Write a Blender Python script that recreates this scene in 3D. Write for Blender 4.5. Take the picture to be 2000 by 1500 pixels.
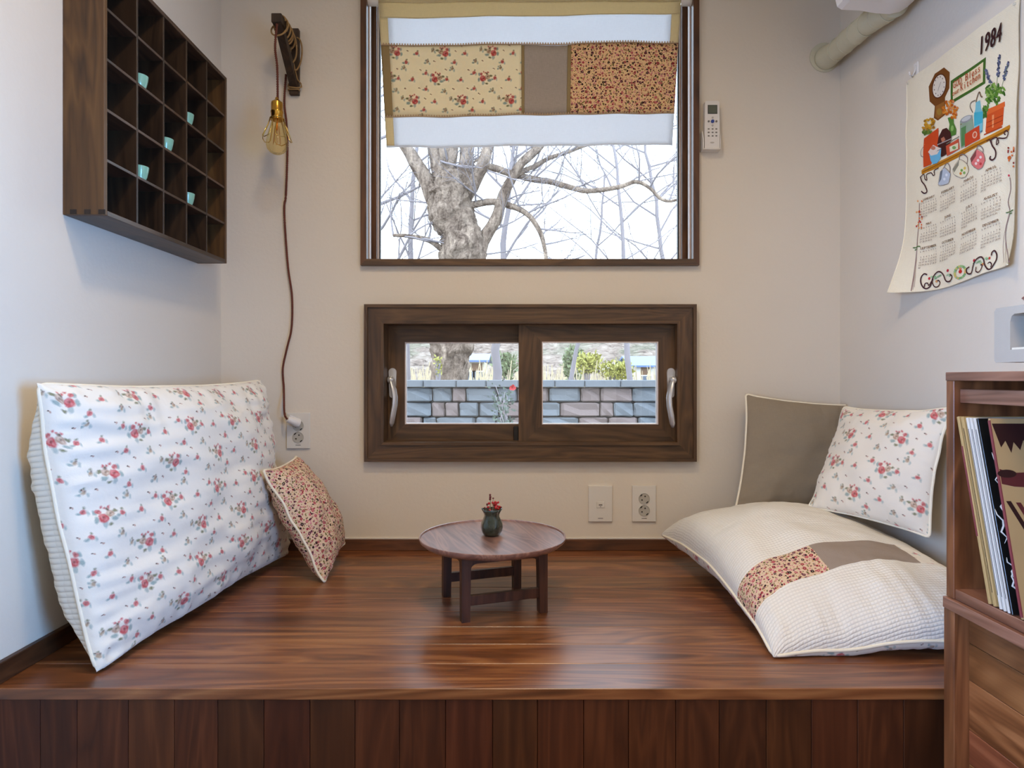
import bpy, bmesh, math, random, calendar
from mathutils import Vector, Matrix, noise
R = math.radians
PI = math.pi
random.seed(7)
for o in list(bpy.data.objects): bpy.data.objects.remove(o)
SC = bpy.context.scene
COL = SC.collection

# ------------------------------------------------------------------ camera, sky, sun, lights, exposure
F = 1260.0          # focal length in pixels of the 2000 px wide frame
PZ = 0.42           # height of the platform above the floor
ZC = PZ + 0.536     # eye height
WY, WL, WR = 2.01, -0.906, 1.0226     # inner faces of back, left and right walls
cam = bpy.data.cameras.new('camera')
cam.sensor_fit = 'HORIZONTAL'; cam.sensor_width = 36.0; cam.lens = 36.0*F/2000
cam.shift_y = -(750-738)/2000.0; cam.clip_start = 0.02; cam.clip_end = 500
camo = bpy.data.objects.new('camera', cam); COL.objects.link(camo)
camo.location = (0, 0, ZC); camo.rotation_euler = (R(90), 0, 0)
SC.camera = camo

wd = bpy.data.worlds.new('sky'); SC.world = wd; wd.use_nodes = True
bg = wd.node_tree.nodes['Background']
bg.inputs['Color'].default_value = (0.70, 0.84, 1.0, 1); bg.inputs['Strength'].default_value = 7.0

def light(name, kind, loc, rot, energy, color, size=1, size_y=None, **kw):
    l = bpy.data.lights.new(name, kind); l.energy = energy; l.color = color
    if kind == 'AREA':
        l.size = size
        if size_y: l.shape = 'RECTANGLE'; l.size_y = size_y
    elif kind == 'SUN': l.angle = size
    else: l.shadow_soft_size = size
    o = bpy.data.objects.new(name, l); COL.objects.link(o); o.location = loc; o.rotation_euler = rot
    for k, v in kw.items(): setattr(l, k, v)
    return o
light('sun', 'SUN', (0, -5, 10), (R(52), 0, R(-28)), 1.5, (1.0, 0.93, 0.82), R(1.5))
# warm ceiling lamps of the room, and the daylight of the glass door behind the camera
light('ceiling_lamp', 'AREA', (-0.12, 0.80, 2.42), (0, 0, 0), 10.5, (1.0, 0.79, 0.53), 0.16, spread=R(160))
light('ceiling_lamp', 'AREA', (0.30, 0.10, 2.42), (0, 0, 0), 10, (1.0, 0.80, 0.55), 0.4, spread=R(150))
light('door_daylight', 'AREA', (0.2, -2.25, 1.25), (R(90), 0, 0), 9, (1.0, 0.94, 0.86), 2.0, 1.9)
light('cool_side_fill', 'AREA', (0.99, 0.0, 0.98), (0, R(90), R(-18)), 23, (0.14, 0.44, 1.0), 0.6, 0.8, spread=R(82))  # cool fill added to tint the left wall blue; no window stands here
light('cool_side_fill', 'AREA', (-0.87, -0.1, 1.05), (0, R(-90), R(18)), 27, (0.34, 0.55, 1.0), 0.6, 0.8, spread=R(82))  # matching added fill for the right wall, without a window behind it
SC.view_settings.view_transform = 'Standard'; SC.view_settings.look = 'None'
SC.view_settings.exposure = 0.0; SC.view_settings.gamma = 1.0; SC.view_settings.use_curve_mapping = False

# ------------------------------------------------------------------ helpers
def P(px, py, D): return Vector(((px-1000)*D/F, D, ZC-(py-738)*D/F))
def PX(px, D): return (px-1000)*D/F
def PZZ(py, D): return ZC-(py-738)*D/F

WM = {}
def wm(o): return WM.get(o.name, Matrix.Identity(4))
def tag(o, label=None, cat=None, group=None, kind=None):
    if label: o['label'] = label
    if cat: o['category'] = cat
    if group: o['group'] = group
    if kind: o['kind'] = kind
    return o
def thing(name, label, cat, loc=(0, 0, 0), rz=0, group=None):
    o = bpy.data.objects.new(name, None); COL.objects.link(o)
    o.empty_display_size = 0.05; o.location = loc; o.rotation_euler = (0, 0, rz)
    WM[o.name] = Matrix.Translation(loc) @ Matrix.Rotation(rz, 4, 'Z')
    return tag(o, label, cat, group)
def obj(name, verts, faces, mat=None, parent=None, smooth=False, uvs=None, local=False, kind=None, matidx=None, center=True):
    """verts in world space (or in the parent's space when local)."""
    verts = [Vector(v) for v in verts]
    c = Vector((0, 0, 0))
    if center and verts:
        lo = Vector([min(v[i] for v in verts) for i in range(3)]); hi = Vector([max(v[i] for v in verts) for i in range(3)])
        c = (lo+hi)/2
    me = bpy.data.meshes.new(name)
    me.from_pydata([v-c for v in verts], [], faces)
    if uvs:
        ul = me.uv_layers.new(name='UVMap')
        for poly in me.polygons:
            for li in poly.loop_indices: ul.data[li].uv = uvs[me.loops[li].vertex_index]
    mats = mat if isinstance(mat, (list, tuple)) else [mat]
    for m in mats:
        if m: me.materials.append(m)
    if matidx:
        for p, i in zip(me.polygons, matidx): p.material_index = i
    if smooth:
        for p in me.polygons: p.use_smooth = True
    me.update()
    o = bpy.data.objects.new(name, me); COL.objects.link(o)
    if parent:
        o.parent = parent
        pm = wm(parent)
        if not local:
            o.matrix_parent_inverse = pm.inverted(); o.location = c; WM[o.name] = Matrix.Translation(c)
        else:
            o.location = c; WM[o.name] = pm @ Matrix.Translation(c)
            if wm(parent) is not None and parent.type == 'MESH': pass
    else:
        o.location = c; WM[o.name] = Matrix.Translation(c)
    if kind: o['kind'] = kind
    return o

class MB:
    def __init__(s): s.v = []; s.f = []; s.uv = []; s.mi = []
    def add(s, v, f, uv=None, mi=0):
        n = len(s.v); s.v += [Vector(a) for a in v]; s.f += [[i+n for i in q] for q in f]
        s.uv += uv if uv else [(0, 0)]*len(v); s.mi += [mi]*len(f); return s
    def bm(s, bm, M=None, mi=0):
        bm.verts.index_update()
        v = [(M @ a.co if M else a.co.copy()) for a in bm.verts]; f = [[a.index for a in q.verts] for q in bm.faces]
        bm.free(); return s.add(v, f, None, mi)
    def box(s, a, b, bev=0.0, seg=1, M=None, mi=0):
        bm = bmesh.new(); bmesh.ops.create_cube(bm, size=1)
        a = Vector(a); b = Vector(b); sz = b-a; c = (a+b)/2
        for v in bm.verts: v.co = Vector((v.co.x*sz.x, v.co.y*sz.y, v.co.z*sz.z))+c
        if bev > 0: bmesh.ops.bevel(bm, geom=list(bm.edges), offset=min(bev, min(abs(t) for t in sz)*0.45), segments=seg, affect='EDGES', profile=0.5)
        return s.bm(bm, M, mi)
    def tube(s, pts, rad, n=8, cap=True, mi=0, flat=1.0, closed=False):
        pts = [Vector(p) for p in pts]; m = len(pts)
        if not isinstance(rad, (list, tuple)): rad = [rad]*m
        V = []; Fc = []
        def tan(i):
            if closed: return (pts[(i+1) % m]-pts[i-1]).normalized()
            return (pts[min(i+1, m-1)]-pts[max(i-1, 0)]).normalized()
        t = tan(0)
        up = Vector((0, 0, 1)) if abs(t.z) < 0.9 else Vector((1, 0, 0))
        nrm = (up - t*up.dot(t)).normalized()
        for i in range(m):
            t = tan(i); nrm = nrm - t*nrm.dot(t)
            if nrm.length < 1e-6: nrm = Vector((1, 0, 0)) - t*t.x
            nrm.normalize(); bn = t.cross(nrm)
            for k in range(n):
                a = 2*PI*k/n; V.append(pts[i]+(nrm*math.cos(a)*flat+bn*math.sin(a))*rad[i])
        for i in range(m-1 if not closed else m):
            j = (i+1) % m
            for k in range(n): Fc.append([i*n+k, i*n+(k+1) % n, j*n+(k+1) % n, j*n+k])
        if cap and not closed: Fc.append(list(range(n))[::-1]); Fc.append([(m-1)*n+k for k in range(n)])
        return s.add(V, Fc, None, mi)
    def lathe(s, prof, c=(0, 0, 0), n=24, M=None, mi=0, fr=None):
        """prof: (radius, z)"""
        V = []; Fc = []; c = Vector(c)
        for i, (r, z) in enumerate(prof):
            for k in range(n):
                a = 2*PI*k/n; rr = r*(fr(a, i, z) if fr else 1)
                V.append(c+Vector((rr*math.cos(a), rr*math.sin(a), z)))
        for i in range(len(prof)-1):
            for k in range(n): Fc.append([i*n+k, i*n+(k+1) % n, (i+1)*n+(k+1) % n, (i+1)*n+k])
        if prof[0][0] > 1e-6: Fc.append(list(range(n))[::-1])
        if prof[-1][0] > 1e-6: Fc.append([(len(prof)-1)*n+k for k in range(n)])
        if M: V = [M @ v for v in V]
        return s.add(V, Fc, None, mi)
    def prism(s, poly, axis, a, b, mi=0):
        """poly: 2d points in the two other axes (in order), extruded a..b along axis"""
        n = len(poly)
        def mk(p, t):
            if axis == 0: return Vector((t, p[0], p[1]))
            if axis == 1: return Vector((p[0], t, p[1]))
            return Vector((p[0], p[1], t))
        V = [mk(p, a) for p in poly]+[mk(p, b) for p in poly]
        Fc = [[k, (k+1) % n, n+(k+1) % n, n+k] for k in range(n)]
        Fc += [list(range(n))[::-1], [n+k for k in range(n)]]
        bm = bmesh.new(); vs = [bm.verts.new(v) for v in V]
        for q in Fc: bm.faces.new([vs[i] for i in q])
        bmesh.ops.recalc_face_normals(bm, faces=list(bm.faces))
        return s.bm(bm, None, mi)
    def build(s, name, mat=None, parent=None, smooth=False, local=False, kind=None, uv=False, auto=None):
        o = obj(name, s.v, s.f, mat, parent, smooth, s.uv if uv else None, local, kind, s.mi if isinstance(mat, (list, tuple)) else None)
        if auto:
            me = o.data
            bm = bmesh.new(); bm.from_mesh(me)
            for f in bm.faces: f.smooth = True
            for e in bm.edges:
                if len(e.link_faces) == 2 and e.calc_face_angle(0) > auto: e.smooth = False
            bm.to_mesh(me); bm.free()
        return o
def copy_tree(o, parent=None, M=None):
    c = o.copy(); COL.objects.link(c)
    if parent: c.parent = parent
    for ch in list(o.children): copy_tree(ch, c)
    return c
def rot_to(origin, ax, ay, az):
    m = Matrix.Identity(4)
    for i in range(3): m[i][0] = ax[i]; m[i][1] = ay[i]; m[i][2] = az[i]; m[i][3] = origin[i]
    return m

# ------------------------------------------------------------------ materials
def srgb(r, g, b):
    f = lambda c: (c/255/12.92) if c <= 10 else ((c/255+0.055)/1.055)**2.4
    return (f(r), f(g), f(b), 1)
class NT:
    def __init__(s, name=None, tree=None):
        if tree is None:
            s.m = bpy.data.materials.new(name); s.m.use_nodes = True; s.t = s.m.node_tree
            s.b = s.t.nodes['Principled BSDF']
        else: s.t = tree
    def n(s, kind, **kw):
        nd = s.t.nodes.new(kind)
        for k, v in kw.items(): setattr(nd, k, v)
        return nd
    def l(s, a, b): s.t.links.new(a, b)
    def setin(s, nd, i, v):
        if hasattr(v, 'is_output') or isinstance(v, bpy.types.NodeSocket): s.l(v, nd.inputs[i])
        else: nd.inputs[i].default_value = v
    def math(s, op, a, b=0.0, c=None):
        nd = s.n('ShaderNodeMath', operation=op); s.setin(nd, 0, a); s.setin(nd, 1, b)
        if c is not None: s.setin(nd, 2, c)
        return nd.outputs[0]
    def vmath(s, op, a, b=(0, 0, 0)):
        nd = s.n('ShaderNodeVectorMath', operation=op); s.setin(nd, 0, a)
        if op == 'SCALE': s.setin(nd, 3, b)
        else: s.setin(nd, 1, b)
        return nd.outputs['Value'] if op in ('DISTANCE', 'LENGTH', 'DOT_PRODUCT') else nd.outputs[0]
    def mix(s, fac, a, b, blend='MIX'):
        nd = s.n('ShaderNodeMix', data_type='RGBA', blend_type=blend)
        s.setin(nd, 0, fac); s.setin(nd, 6, a); s.setin(nd, 7, b); return nd.outputs[2]
    def noise(s, vec, scale, detail=3, rough=0.5, dist=0.0):
        nd = s.n('ShaderNodeTexNoise'); nd.inputs['Scale'].default_value = scale; nd.inputs['Detail'].default_value = detail
        nd.inputs['Roughness'].default_value = rough; nd.inputs['Distortion'].default_value = dist
        if vec is not None: s.l(vec, nd.inputs['Vector'])
        return nd
    def ramp(s, fac, stops, interp='LINEAR'):
        nd = s.n('ShaderNodeValToRGB'); nd.color_ramp.interpolation = interp
        e = nd.color_ramp.elements
        while len(e) < len(stops): e.new(0.5)
        for el, (p, c) in zip(e, stops): el.position = p; el.color = c if len(c) == 4 else (*c, 1)
        s.l(fac, nd.inputs[0]); return nd.outputs[0]
    def coord(s, which='Object'): return s.n('ShaderNodeTexCoord').outputs[which]
    def mapping(s, vec, scale=(1, 1, 1), loc=(0, 0, 0), rot=(0, 0, 0)):
        nd = s.n('ShaderNodeMapping'); s.l(vec, nd.inputs[0]); nd.inputs['Scale'].default_value = scale
        s.setin(nd, 'Location', loc) if not isinstance(loc, tuple) else nd.inputs['Location'].__setattr__('default_value', loc)
        nd.inputs['Rotation'].default_value = rot
        return nd.outputs[0]
    def bump(s, h, strength=0.3, dist=0.002, prev=None):
        nd = s.n('ShaderNodeBump'); nd.inputs['Strength'].default_value = strength; nd.inputs['Distance'].default_value = dist
        s.l(h, nd.inputs['Height'])
        if prev is not None: s.l(prev, nd.inputs['Normal'])
        return nd.outputs[0]
    def out(s, color=None, rough=None, normal=None, metallic=None, spec=None, coat=None, sheen=None):
        b = s.b
        if color is not None: s.setin(b, 'Base Color', color)
        if rough is not None: s.setin(b, 'Roughness', rough)
        if normal is not None: s.l(normal, b.inputs['Normal'])
        if metallic is not None: s.setin(b, 'Metallic', metallic)
        if spec is not None: s.setin(b, 'Specular IOR Level', spec)
        if coat is not None: s.setin(b, 'Coat Weight', coat)
        if sheen is not None: s.setin(b, 'Sheen Weight', sheen)
        return s.m

def plain(name, col, rough=0.5, metallic=0, bump=0, bscale=200, vary=0.0, spec=0.5, coat=0):
    t = NT(name); co = t.coord('Object')
    nz = t.noise(co, bscale, 2)
    c = col
    if vary > 0:
        c = t.mix(t.noise(co, bscale*0.08, 3).outputs[0], tuple(min(1, x*(1-vary)) for x in col[:3])+(1,), tuple(min(1, x*(1+vary)) for x in col[:3])+(1,))
    nm = t.bump(nz.outputs[0], 0.3, bump) if bump else None
    return t.out(c, rough, nm, metallic, spec, coat)

def wood(name, dark, mid, light_, axis=0, rough=0.4, scale=1.0, tint=0.25, spec=0.5, hue=0.0, contrast=1.0, coat=0):
    t = NT(name); co = t.coord('Object')
    rnd = t.n('ShaderNodeObjectInfo').outputs['Random']
    off = t.n('ShaderNodeCombineXYZ'); t.l(t.math('MULTIPLY', rnd, 37.0), off.inputs[0]); t.l(t.math('MULTIPLY', rnd, 91.0), off.inputs[1]); t.l(t.math('MULTIPLY', rnd, 53.0), off.inputs[2])
    v = t.vmath('ADD', co, off.outputs[0])
    long, short = 1.6*scale, 30*scale
    sc = [short]*3; sc[axis] = long
    g = t.noise(t.mapping(v, tuple(sc)), 1.0, 5, 0.6, 0.6)
    sc2 = [260*scale]*3; sc2[axis] = 6*scale
    fine = t.noise(t.mapping(v, tuple(sc2)), 1.0, 2, 0.5)
    sc3 = [8*scale]*3; sc3[axis] = 0.9*scale
    big = t.noise(t.mapping(v, tuple(sc3)), 1.0, 3, 0.5, 1.2)
    w = t.math('FRACT', t.math('MULTIPLY', big.outputs[0], 9.0))
    w = t.math('MULTIPLY', t.math('ABSOLUTE', t.math('SUBTRACT', w, 0.5)), 2.0)
    h = t.math('ADD', t.math('MULTIPLY', g.outputs[0], 0.62), t.math('MULTIPLY', w, 0.26))
    h = t.math('ADD', h, t.math('MULTIPLY', fine.outputs[0], 0.12))
    c = t.ramp(h, [(0.5-0.22*contrast, dark), (0.5, mid), (0.5+0.25*contrast, light_)])
    hs = t.n('ShaderNodeHueSaturation'); t.l(c, hs.inputs['Color'])
    val = t.math('ADD', t.math('MULTIPLY', t.math('SUBTRACT', rnd, 0.5), 2*tint), 1.0)
    t.l(val, hs.inputs['Value'])
    if hue:
        r2 = t.math('FRACT', t.math('MULTIPLY', rnd, 17.31)); t.l(t.math('ADD', t.math('MULTIPLY', t.math('SUBTRACT', r2, 0.5), hue), 0.5), hs.inputs['Hue'])
    nm = t.bump(fine.outputs[0], 0.25, 0.0006)
    rr = t.math('ADD', t.math('MULTIPLY', g.outputs[0], 0.15), rough-0.07)
    t.b.inputs['Coat Roughness'].default_value = 0.28
    return t.out(hs.outputs[0], rr, nm, spec=spec, coat=coat)

def floral_group():
    g = bpy.data.node_groups.new('floral_print', 'ShaderNodeTree')
    g.interface.new_socket('Vector', in_out='INPUT', socket_type='NodeSocketVector')
    g.interface.new_socket('Ground', in_out='INPUT', socket_type='NodeSocketColor')
    g.interface.new_socket('Color', in_out='OUTPUT', socket_type='NodeSocketColor')
    t = NT(tree=g); gi = t.n('NodeGroupInput'); go = t.n('NodeGroupOutput')
    T = 0.150
    v = t.vmath('SCALE', gi.outputs[0], 1/T)
    wz = t.noise(v, 16, 2, 0.6)
    w = t.vmath('SCALE', t.vmath('SUBTRACT', wz.outputs['Color'], (0.5, 0.5, 0.5)), 0.045)
    sep = t.n('ShaderNodeSeparateXYZ'); t.l(v, sep.inputs[0])
    fy = t.math('FLOOR', sep.outputs[1])
    ux = t.math('FRACT', t.math('ADD', sep.outputs[0], t.math('MULTIPLY', fy, 0.37)))
    uy = t.math('FRACT', sep.outputs[1])
    cb = t.n('ShaderNodeCombineXYZ'); t.l(ux, cb.inputs[0]); t.l(uy, cb.inputs[1])
    sw = t.n('ShaderNodeSeparateXYZ'); t.l(w, sw.inputs[0]); w2 = t.n('ShaderNodeCombineXYZ'); t.l(sw.outputs[0], w2.inputs[0]); t.l(sw.outputs[1], w2.inputs[1])
    q = t.vmath('ADD', cb.outputs[0], w2.outputs[0])
    col = gi.outputs[1]
    sage, sage2, tan_, pink, red, deep, brown, green = (srgb(150, 168, 160), srgb(176, 186, 176), srgb(178, 150, 118), srgb(214, 120, 118), srgb(196, 52, 60), srgb(140, 24, 34), srgb(96, 66, 48), srgb(120, 122, 84))
    fz = t.noise(v, 42, 1).outputs[0]
    def blob(x, y, r, c, cur, sx=1.0, soft=0.012):
        p = q
        if sx != 1.0:
            p = t.vmath('MULTIPLY', t.vmath('SUBTRACT', q, (x, y, 0)), (sx, 1/sx, 1)); d = t.vmath('LENGTH', p)
        else: d = t.vmath('DISTANCE', q, (x, y, 0))
        mr = t.n('ShaderNodeMapRange'); mr.inputs[1].default_value = r+soft; mr.inputs[2].default_value = r-soft; t.l(d, mr.inputs[0])
        return t.mix(mr.outputs[0], cur, c)
    def rose(x, y, s, cur, kind='red'):
        a, b_, c_ = (pink, red, deep) if kind == 'red' else (srgb(216, 190, 165), srgb(178, 140, 112), srgb(120, 84, 60))
        cur = blob(x, y, s, b_, cur); cur = blob(x-0.22*s, y+0.38*s, 0.52*s, a, cur); cur = blob(x+0.05*s, y+0.1*s, 0.3*s, c_, cur)
        cur = blob(x+0.35*s, y-0.35*s, 0.28*s, a, cur)
        return cur
    for (x, y) in ((0.26, 0.27), (0.74, 0.74)):
        m = 1 if x < 0.5 else -1
        for dx, dy, r, c in ((-.10, -.07, .034, sage), (.03, -.12, .036, sage2), (.12, -.05, .032, sage), (-.13, .03, .026, green), (.11, .05, .028, sage), (-.04, -.13, .024, green)):
            col = blob(x+dx*m, y+dy, r, c, col, 1.25 if dx > 0 else 0.8)
        col = rose(x+.035*m, y-.035, .060, col)
        col = rose(x-.060*m, y+.005, .048, col, 'tan')
        col = rose(x+.070*m, y+.055, .030, col)
        for dx, dy in ((-.02, .085), (.02, .105), (-.07, .09)): col = blob(x+dx*m, y+dy, .015, red, col); 
        col = blob(x-.045*m, y+.065, .02, brown, col)
    for (x, y, k) in ((.95, .72, 1), (.52, .83, 1), (.48, .06, 1), (.03, .30, 0), (.70, .24, 1), (.24, .70, 1), (.52, .50, 1), (.90, .46, 0), (.06, .93, 0), (.92, .06, 0)):
        col = blob(x-.05, y-.02, .022, sage, col, .8); col = blob(x+.045, y-.03, .022, sage2, col, 1.3); col = blob(x+.01, y+.05, .014, green, col)
        if k: col = rose(x, y, .032, col)
        else: col = blob(x, y, .026, tan_, col); col = blob(x+.02, y+.02, .012, brown, col); col = blob(x-.03, y+.03, .016, sage, col)
    for (x, y) in ((.50, .30), (.08, .52), (.90, .10), (.40, .90), (.92, .92), (.06, .08), (.62, .40), (.38, .52)):
        col = blob(x, y, .011, brown, col, .8, .005); col = blob(x+.018, y-.012, .012, srgb(190, 150, 130), col, 1, .006)
    # printed ink varies a little, and only within the print
    col = t.mix(t.math('MULTIPLY', fz, 0.22), col, gi.outputs[1])
    t.l(col, go.inputs[0])
    return g
FG = floral_group()

def weave_bump(t, uv, scale=900, strength=0.25, wr=True):
    m = t.mapping(uv, (scale, scale, 1))
    s = t.n('ShaderNodeSeparateXYZ'); t.l(m, s.inputs[0])
    h = t.math('MULTIPLY', t.math('SINE', s.outputs[0]), t.math('SINE', s.outputs[1]))
    return t.bump(h, strength, 0.0006)
def floral(name, ground, offset=(0, 0, 0), transl=0.0):
    t = NT(name); uv = t.coord('UV')
    gn = t.n('ShaderNodeGroup'); gn.node_tree = FG
    t.l(t.vmath('ADD', uv, offset), gn.inputs[0]); gn.inputs[1].default_value = ground
    n1 = t.noise(uv, 60, 3, 0.6)
    nm = t.bump(n1.outputs[0], 0.22, 0.004, weave_bump(t, uv, 2600, 0.12))
    t.out(gn.outputs[0], 0.85, nm, spec=0.2, sheen=0.2)
    if transl: translucent(t, gn.outputs[0], transl)
    return t.m
def ditsy(name, ground, transl=0.0):
    t = NT(name); uv = t.coord('UV'); c = ground
    def layer(scale, off, thr, stops, cur, hole=None, dist=0.35):
        wz = t.noise(uv, scale*1.3, 2, 0.6)
        v = t.vmath('ADD', t.vmath('SCALE', uv, scale), t.vmath('SCALE', t.vmath('SUBTRACT', wz.outputs['Color'], (.5, .5, .5)), dist))
        v = t.vmath('ADD', v, off)
        vo = t.n('ShaderNodeTexVoronoi', voronoi_dimensions='2D'); vo.inputs['Scale'].default_value = 1.0; vo.inputs['Randomness'].default_value = 0.85
        t.l(v, vo.inputs['Vector'])
        sp = t.n('ShaderNodeSeparateColor'); t.l(vo.outputs['Color'], sp.inputs[0])
        col = t.ramp(sp.outputs[0], stops, 'CONSTANT')
        mask = t.math('LESS_THAN', vo.outputs['Distance'], t.math('MULTIPLY', t.math('ADD', sp.outputs[1], 0.55), thr))
        if hole: mask = t.math('MULTIPLY', mask, t.math('GREATER_THAN', vo.outputs['Distance'], hole))
        return t.mix(mask, cur, col)
    plum, wine, ol, pk, dk, tn = srgb(104, 48, 66), srgb(160, 56, 66), srgb(120, 108, 62), srgb(205, 130, 140), srgb(48, 26, 30), srgb(196, 150, 105)
    c = layer(150, (3, 7, 0), .22, [(0, ol), (.3, pk), (.5, tn), (.7, pk), (.86, ol)], c, None, .6)
    c = layer(100, (13, 2, 0), .20, [(0, plum), (.25, wine), (.45, ol), (.62, pk), (.8, dk)], c)
    c = layer(66, (5, 19, 0), .19, [(0, wine), (.3, plum), (.55, srgb(190, 90, 100)), (.8, dk)], c, .07, .25)
    nm = t.bump(t.noise(uv, 70, 2).outputs[0], 0.2, 0.003, weave_bump(t, uv, 2600, 0.12))
    t.out(c, 0.85, nm, spec=0.2)
    if transl: translucent(t, c, transl)
    return t.m
def translucent(t, col, f):
    tr = t.n('ShaderNodeBsdfTranslucent'); t.setin(tr, 'Color', col)
    mx = t.n('ShaderNodeMixShader'); mx.inputs[0].default_value = f
    o = [n for n in t.t.nodes if n.type == 'OUTPUT_MATERIAL'][0]
    t.l(t.b.outputs[0], mx.inputs[1]); t.l(tr.outputs[0], mx.inputs[2]); t.l(mx.outputs[0], o.inputs[0])
def cloth(name, col, transl=0.0, scale=2200, strength=0.3, vary=0.06, see=0.0):
    t = NT(name); uv = t.coord('UV')
    nz = t.noise(t.mapping(uv, (500, 60, 1)), 1, 2); nz2 = t.noise(t.mapping(uv, (60, 500, 1)), 1, 2)
    f = t.math('MULTIPLY', t.math('ADD', nz.outputs[0], nz2.outputs[0]), 0.5)
    c = t.mix(f, tuple(x*(1-vary*2) for x in col[:3])+(1,), tuple(min(1, x*(1+vary*2)) for x in col[:3])+(1,))
    nm = t.bump(t.noise(uv, 50, 3).outputs[0], 0.2, 0.003, weave_bump(t, uv, scale, strength))
    t.out(c, 0.9, nm, spec=0.15)
    if transl: translucent(t, c, transl)
    if see:
        o = [n for n in t.t.nodes if n.type == 'OUTPUT_MATERIAL'][0]
        src = o.inputs[0].links[0].from_socket; tp = t.n('ShaderNodeBsdfTransparent'); mx = t.n('ShaderNodeMixShader'); mx.inputs[0].default_value = see
        t.l(src, mx.inputs[1]); t.l(tp.outputs[0], mx.inputs[2]); t.l(mx.outputs[0], o.inputs[0])
    return t.m
def waffle(name, col, sx=0.0075, sy=0.0075, depth=0.0016):
    t = NT(name); uv = t.coord('UV')
    s = t.n('ShaderNodeSeparateXYZ'); t.l(uv, s.inputs[0])
    a = t.math('POWER', t.math('ABSOLUTE', t.math('SINE', t.math('MULTIPLY', s.outputs[0], PI/sx))), 0.7)
    b = t.math('POWER', t.math('ABSOLUTE', t.math('SINE', t.math('MULTIPLY', s.outputs[1], PI/sy))), 0.7)
    h = t.math('MULTIPLY', t.math('ADD', t.math('MULTIPLY', a, 0.55), 0.45), b)
    nm = t.bump(h, 0.8, depth)
    nm = t.bump(t.noise(uv, 40, 3).outputs[0], 0.2, 0.003, nm)
    c = t.mix(h, tuple(x*0.88 for x in col[:3])+(1,), col)
    return t.out(c, 0.9, nm, spec=0.15)
def glass(name, tint=(0.97, 0.99, 1, 1), ior=1.45):
    t = NT(name); t.t.nodes.remove(t.b); k_ = 1.0 if ior > 1.4 else .45
    tp = t.n('ShaderNodeBsdfTransparent'); tp.inputs[0].default_value = tint
    gl = t.n('ShaderNodeBsdfGlossy'); gl.inputs['Roughness'].default_value = 0.02
    fr = t.n('ShaderNodeFresnel'); fr.inputs[0].default_value = ior
    mx = t.n('ShaderNodeMixShader'); t.l(t.math('MULTIPLY', fr.outputs[0], k_), mx.inputs[0]); t.l(tp.outputs[0], mx.inputs[1]); t.l(gl.outputs[0], mx.inputs[2])
    o = [n for n in t.t.nodes if n.type == 'OUTPUT_MATERIAL'][0]; t.l(mx.outputs[0], o.inputs[0])
    return t.m
def wallmat(name, col):
    t = NT(name); co = t.coord('Object')
    n1 = t.noise(co, 90, 3, 0.6); n2 = t.noise(co, 3, 2)
    c = t.mix(n2.outputs[0], tuple(x*0.97 for x in col[:3])+(1,), tuple(min(1, x*1.03) for x in col[:3])+(1,))
    return t.out(c, 0.9, t.bump(n1.outputs[0], 0.35, 0.0015), spec=0.2)

M = {}
M['wall'] = wallmat('wallpaper', srgb(224, 213, 196))
M['ceil'] = wallmat('ceiling_paint', srgb(235, 230, 220))
M['floorwood'] = wood('floor_oak', srgb(90, 60, 36), srgb(130, 90, 56), srgb(160, 118, 78), 1, 0.45)
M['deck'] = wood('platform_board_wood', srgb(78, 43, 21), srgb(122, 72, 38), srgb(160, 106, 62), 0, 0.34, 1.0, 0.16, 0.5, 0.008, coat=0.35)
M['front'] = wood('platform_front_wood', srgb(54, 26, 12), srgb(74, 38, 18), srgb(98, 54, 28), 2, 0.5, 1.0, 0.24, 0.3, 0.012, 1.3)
M['base'] = wood('baseboard_wood', srgb(66, 38, 18), srgb(92, 54, 28), srgb(116, 70, 40), 0, 0.45)
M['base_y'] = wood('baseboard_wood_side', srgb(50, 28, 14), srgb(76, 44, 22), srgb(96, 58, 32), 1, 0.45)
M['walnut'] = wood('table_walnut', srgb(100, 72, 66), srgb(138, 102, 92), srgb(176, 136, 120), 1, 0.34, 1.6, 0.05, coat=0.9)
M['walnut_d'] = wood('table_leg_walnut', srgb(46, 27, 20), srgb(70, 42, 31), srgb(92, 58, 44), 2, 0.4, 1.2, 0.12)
M['frame'] = wood('window_frame_wood', srgb(60, 41, 23), srgb(86, 61, 37), srgb(108, 79, 49), 0, 0.45, 1.2, 0.06)
M['frame_v'] = wood('window_stile_wood', srgb(60, 41, 23), srgb(86, 61, 37), srgb(108, 79, 49), 2, 0.45, 1.2, 0.06)
M['dframe'] = wood('big_window_wood', srgb(58, 34, 18), srgb(84, 52, 28), srgb(108, 70, 40), 2, 0.4, 1.0, 0.08)
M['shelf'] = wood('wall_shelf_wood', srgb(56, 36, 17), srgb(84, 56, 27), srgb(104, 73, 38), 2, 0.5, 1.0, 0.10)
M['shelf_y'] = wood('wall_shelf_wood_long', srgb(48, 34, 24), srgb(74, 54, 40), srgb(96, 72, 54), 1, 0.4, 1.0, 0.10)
M['shelf_d'] = wood('wall_shelf_divider_shaded', srgb(34, 22, 13), srgb(52, 35, 21), srgb(68, 48, 30), 2, 0.45, 1.0, 0.10)  # same shelf wood, darkened to carry the shade inside the cells
M['shelf_b'] = wood('wall_shelf_back_wood', srgb(22, 14, 9), srgb(34, 22, 14), srgb(46, 30, 19), 2, 0.6, 1.0, 0.15)  # back panel tone includes the cells' shade; also used for dark joint ends
M['cab'] = wood('record_shelf_wood', srgb(74, 40, 20), srgb(112, 66, 36), srgb(146, 92, 54), 2, 0.42, 1.0, 0.10)
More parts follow.
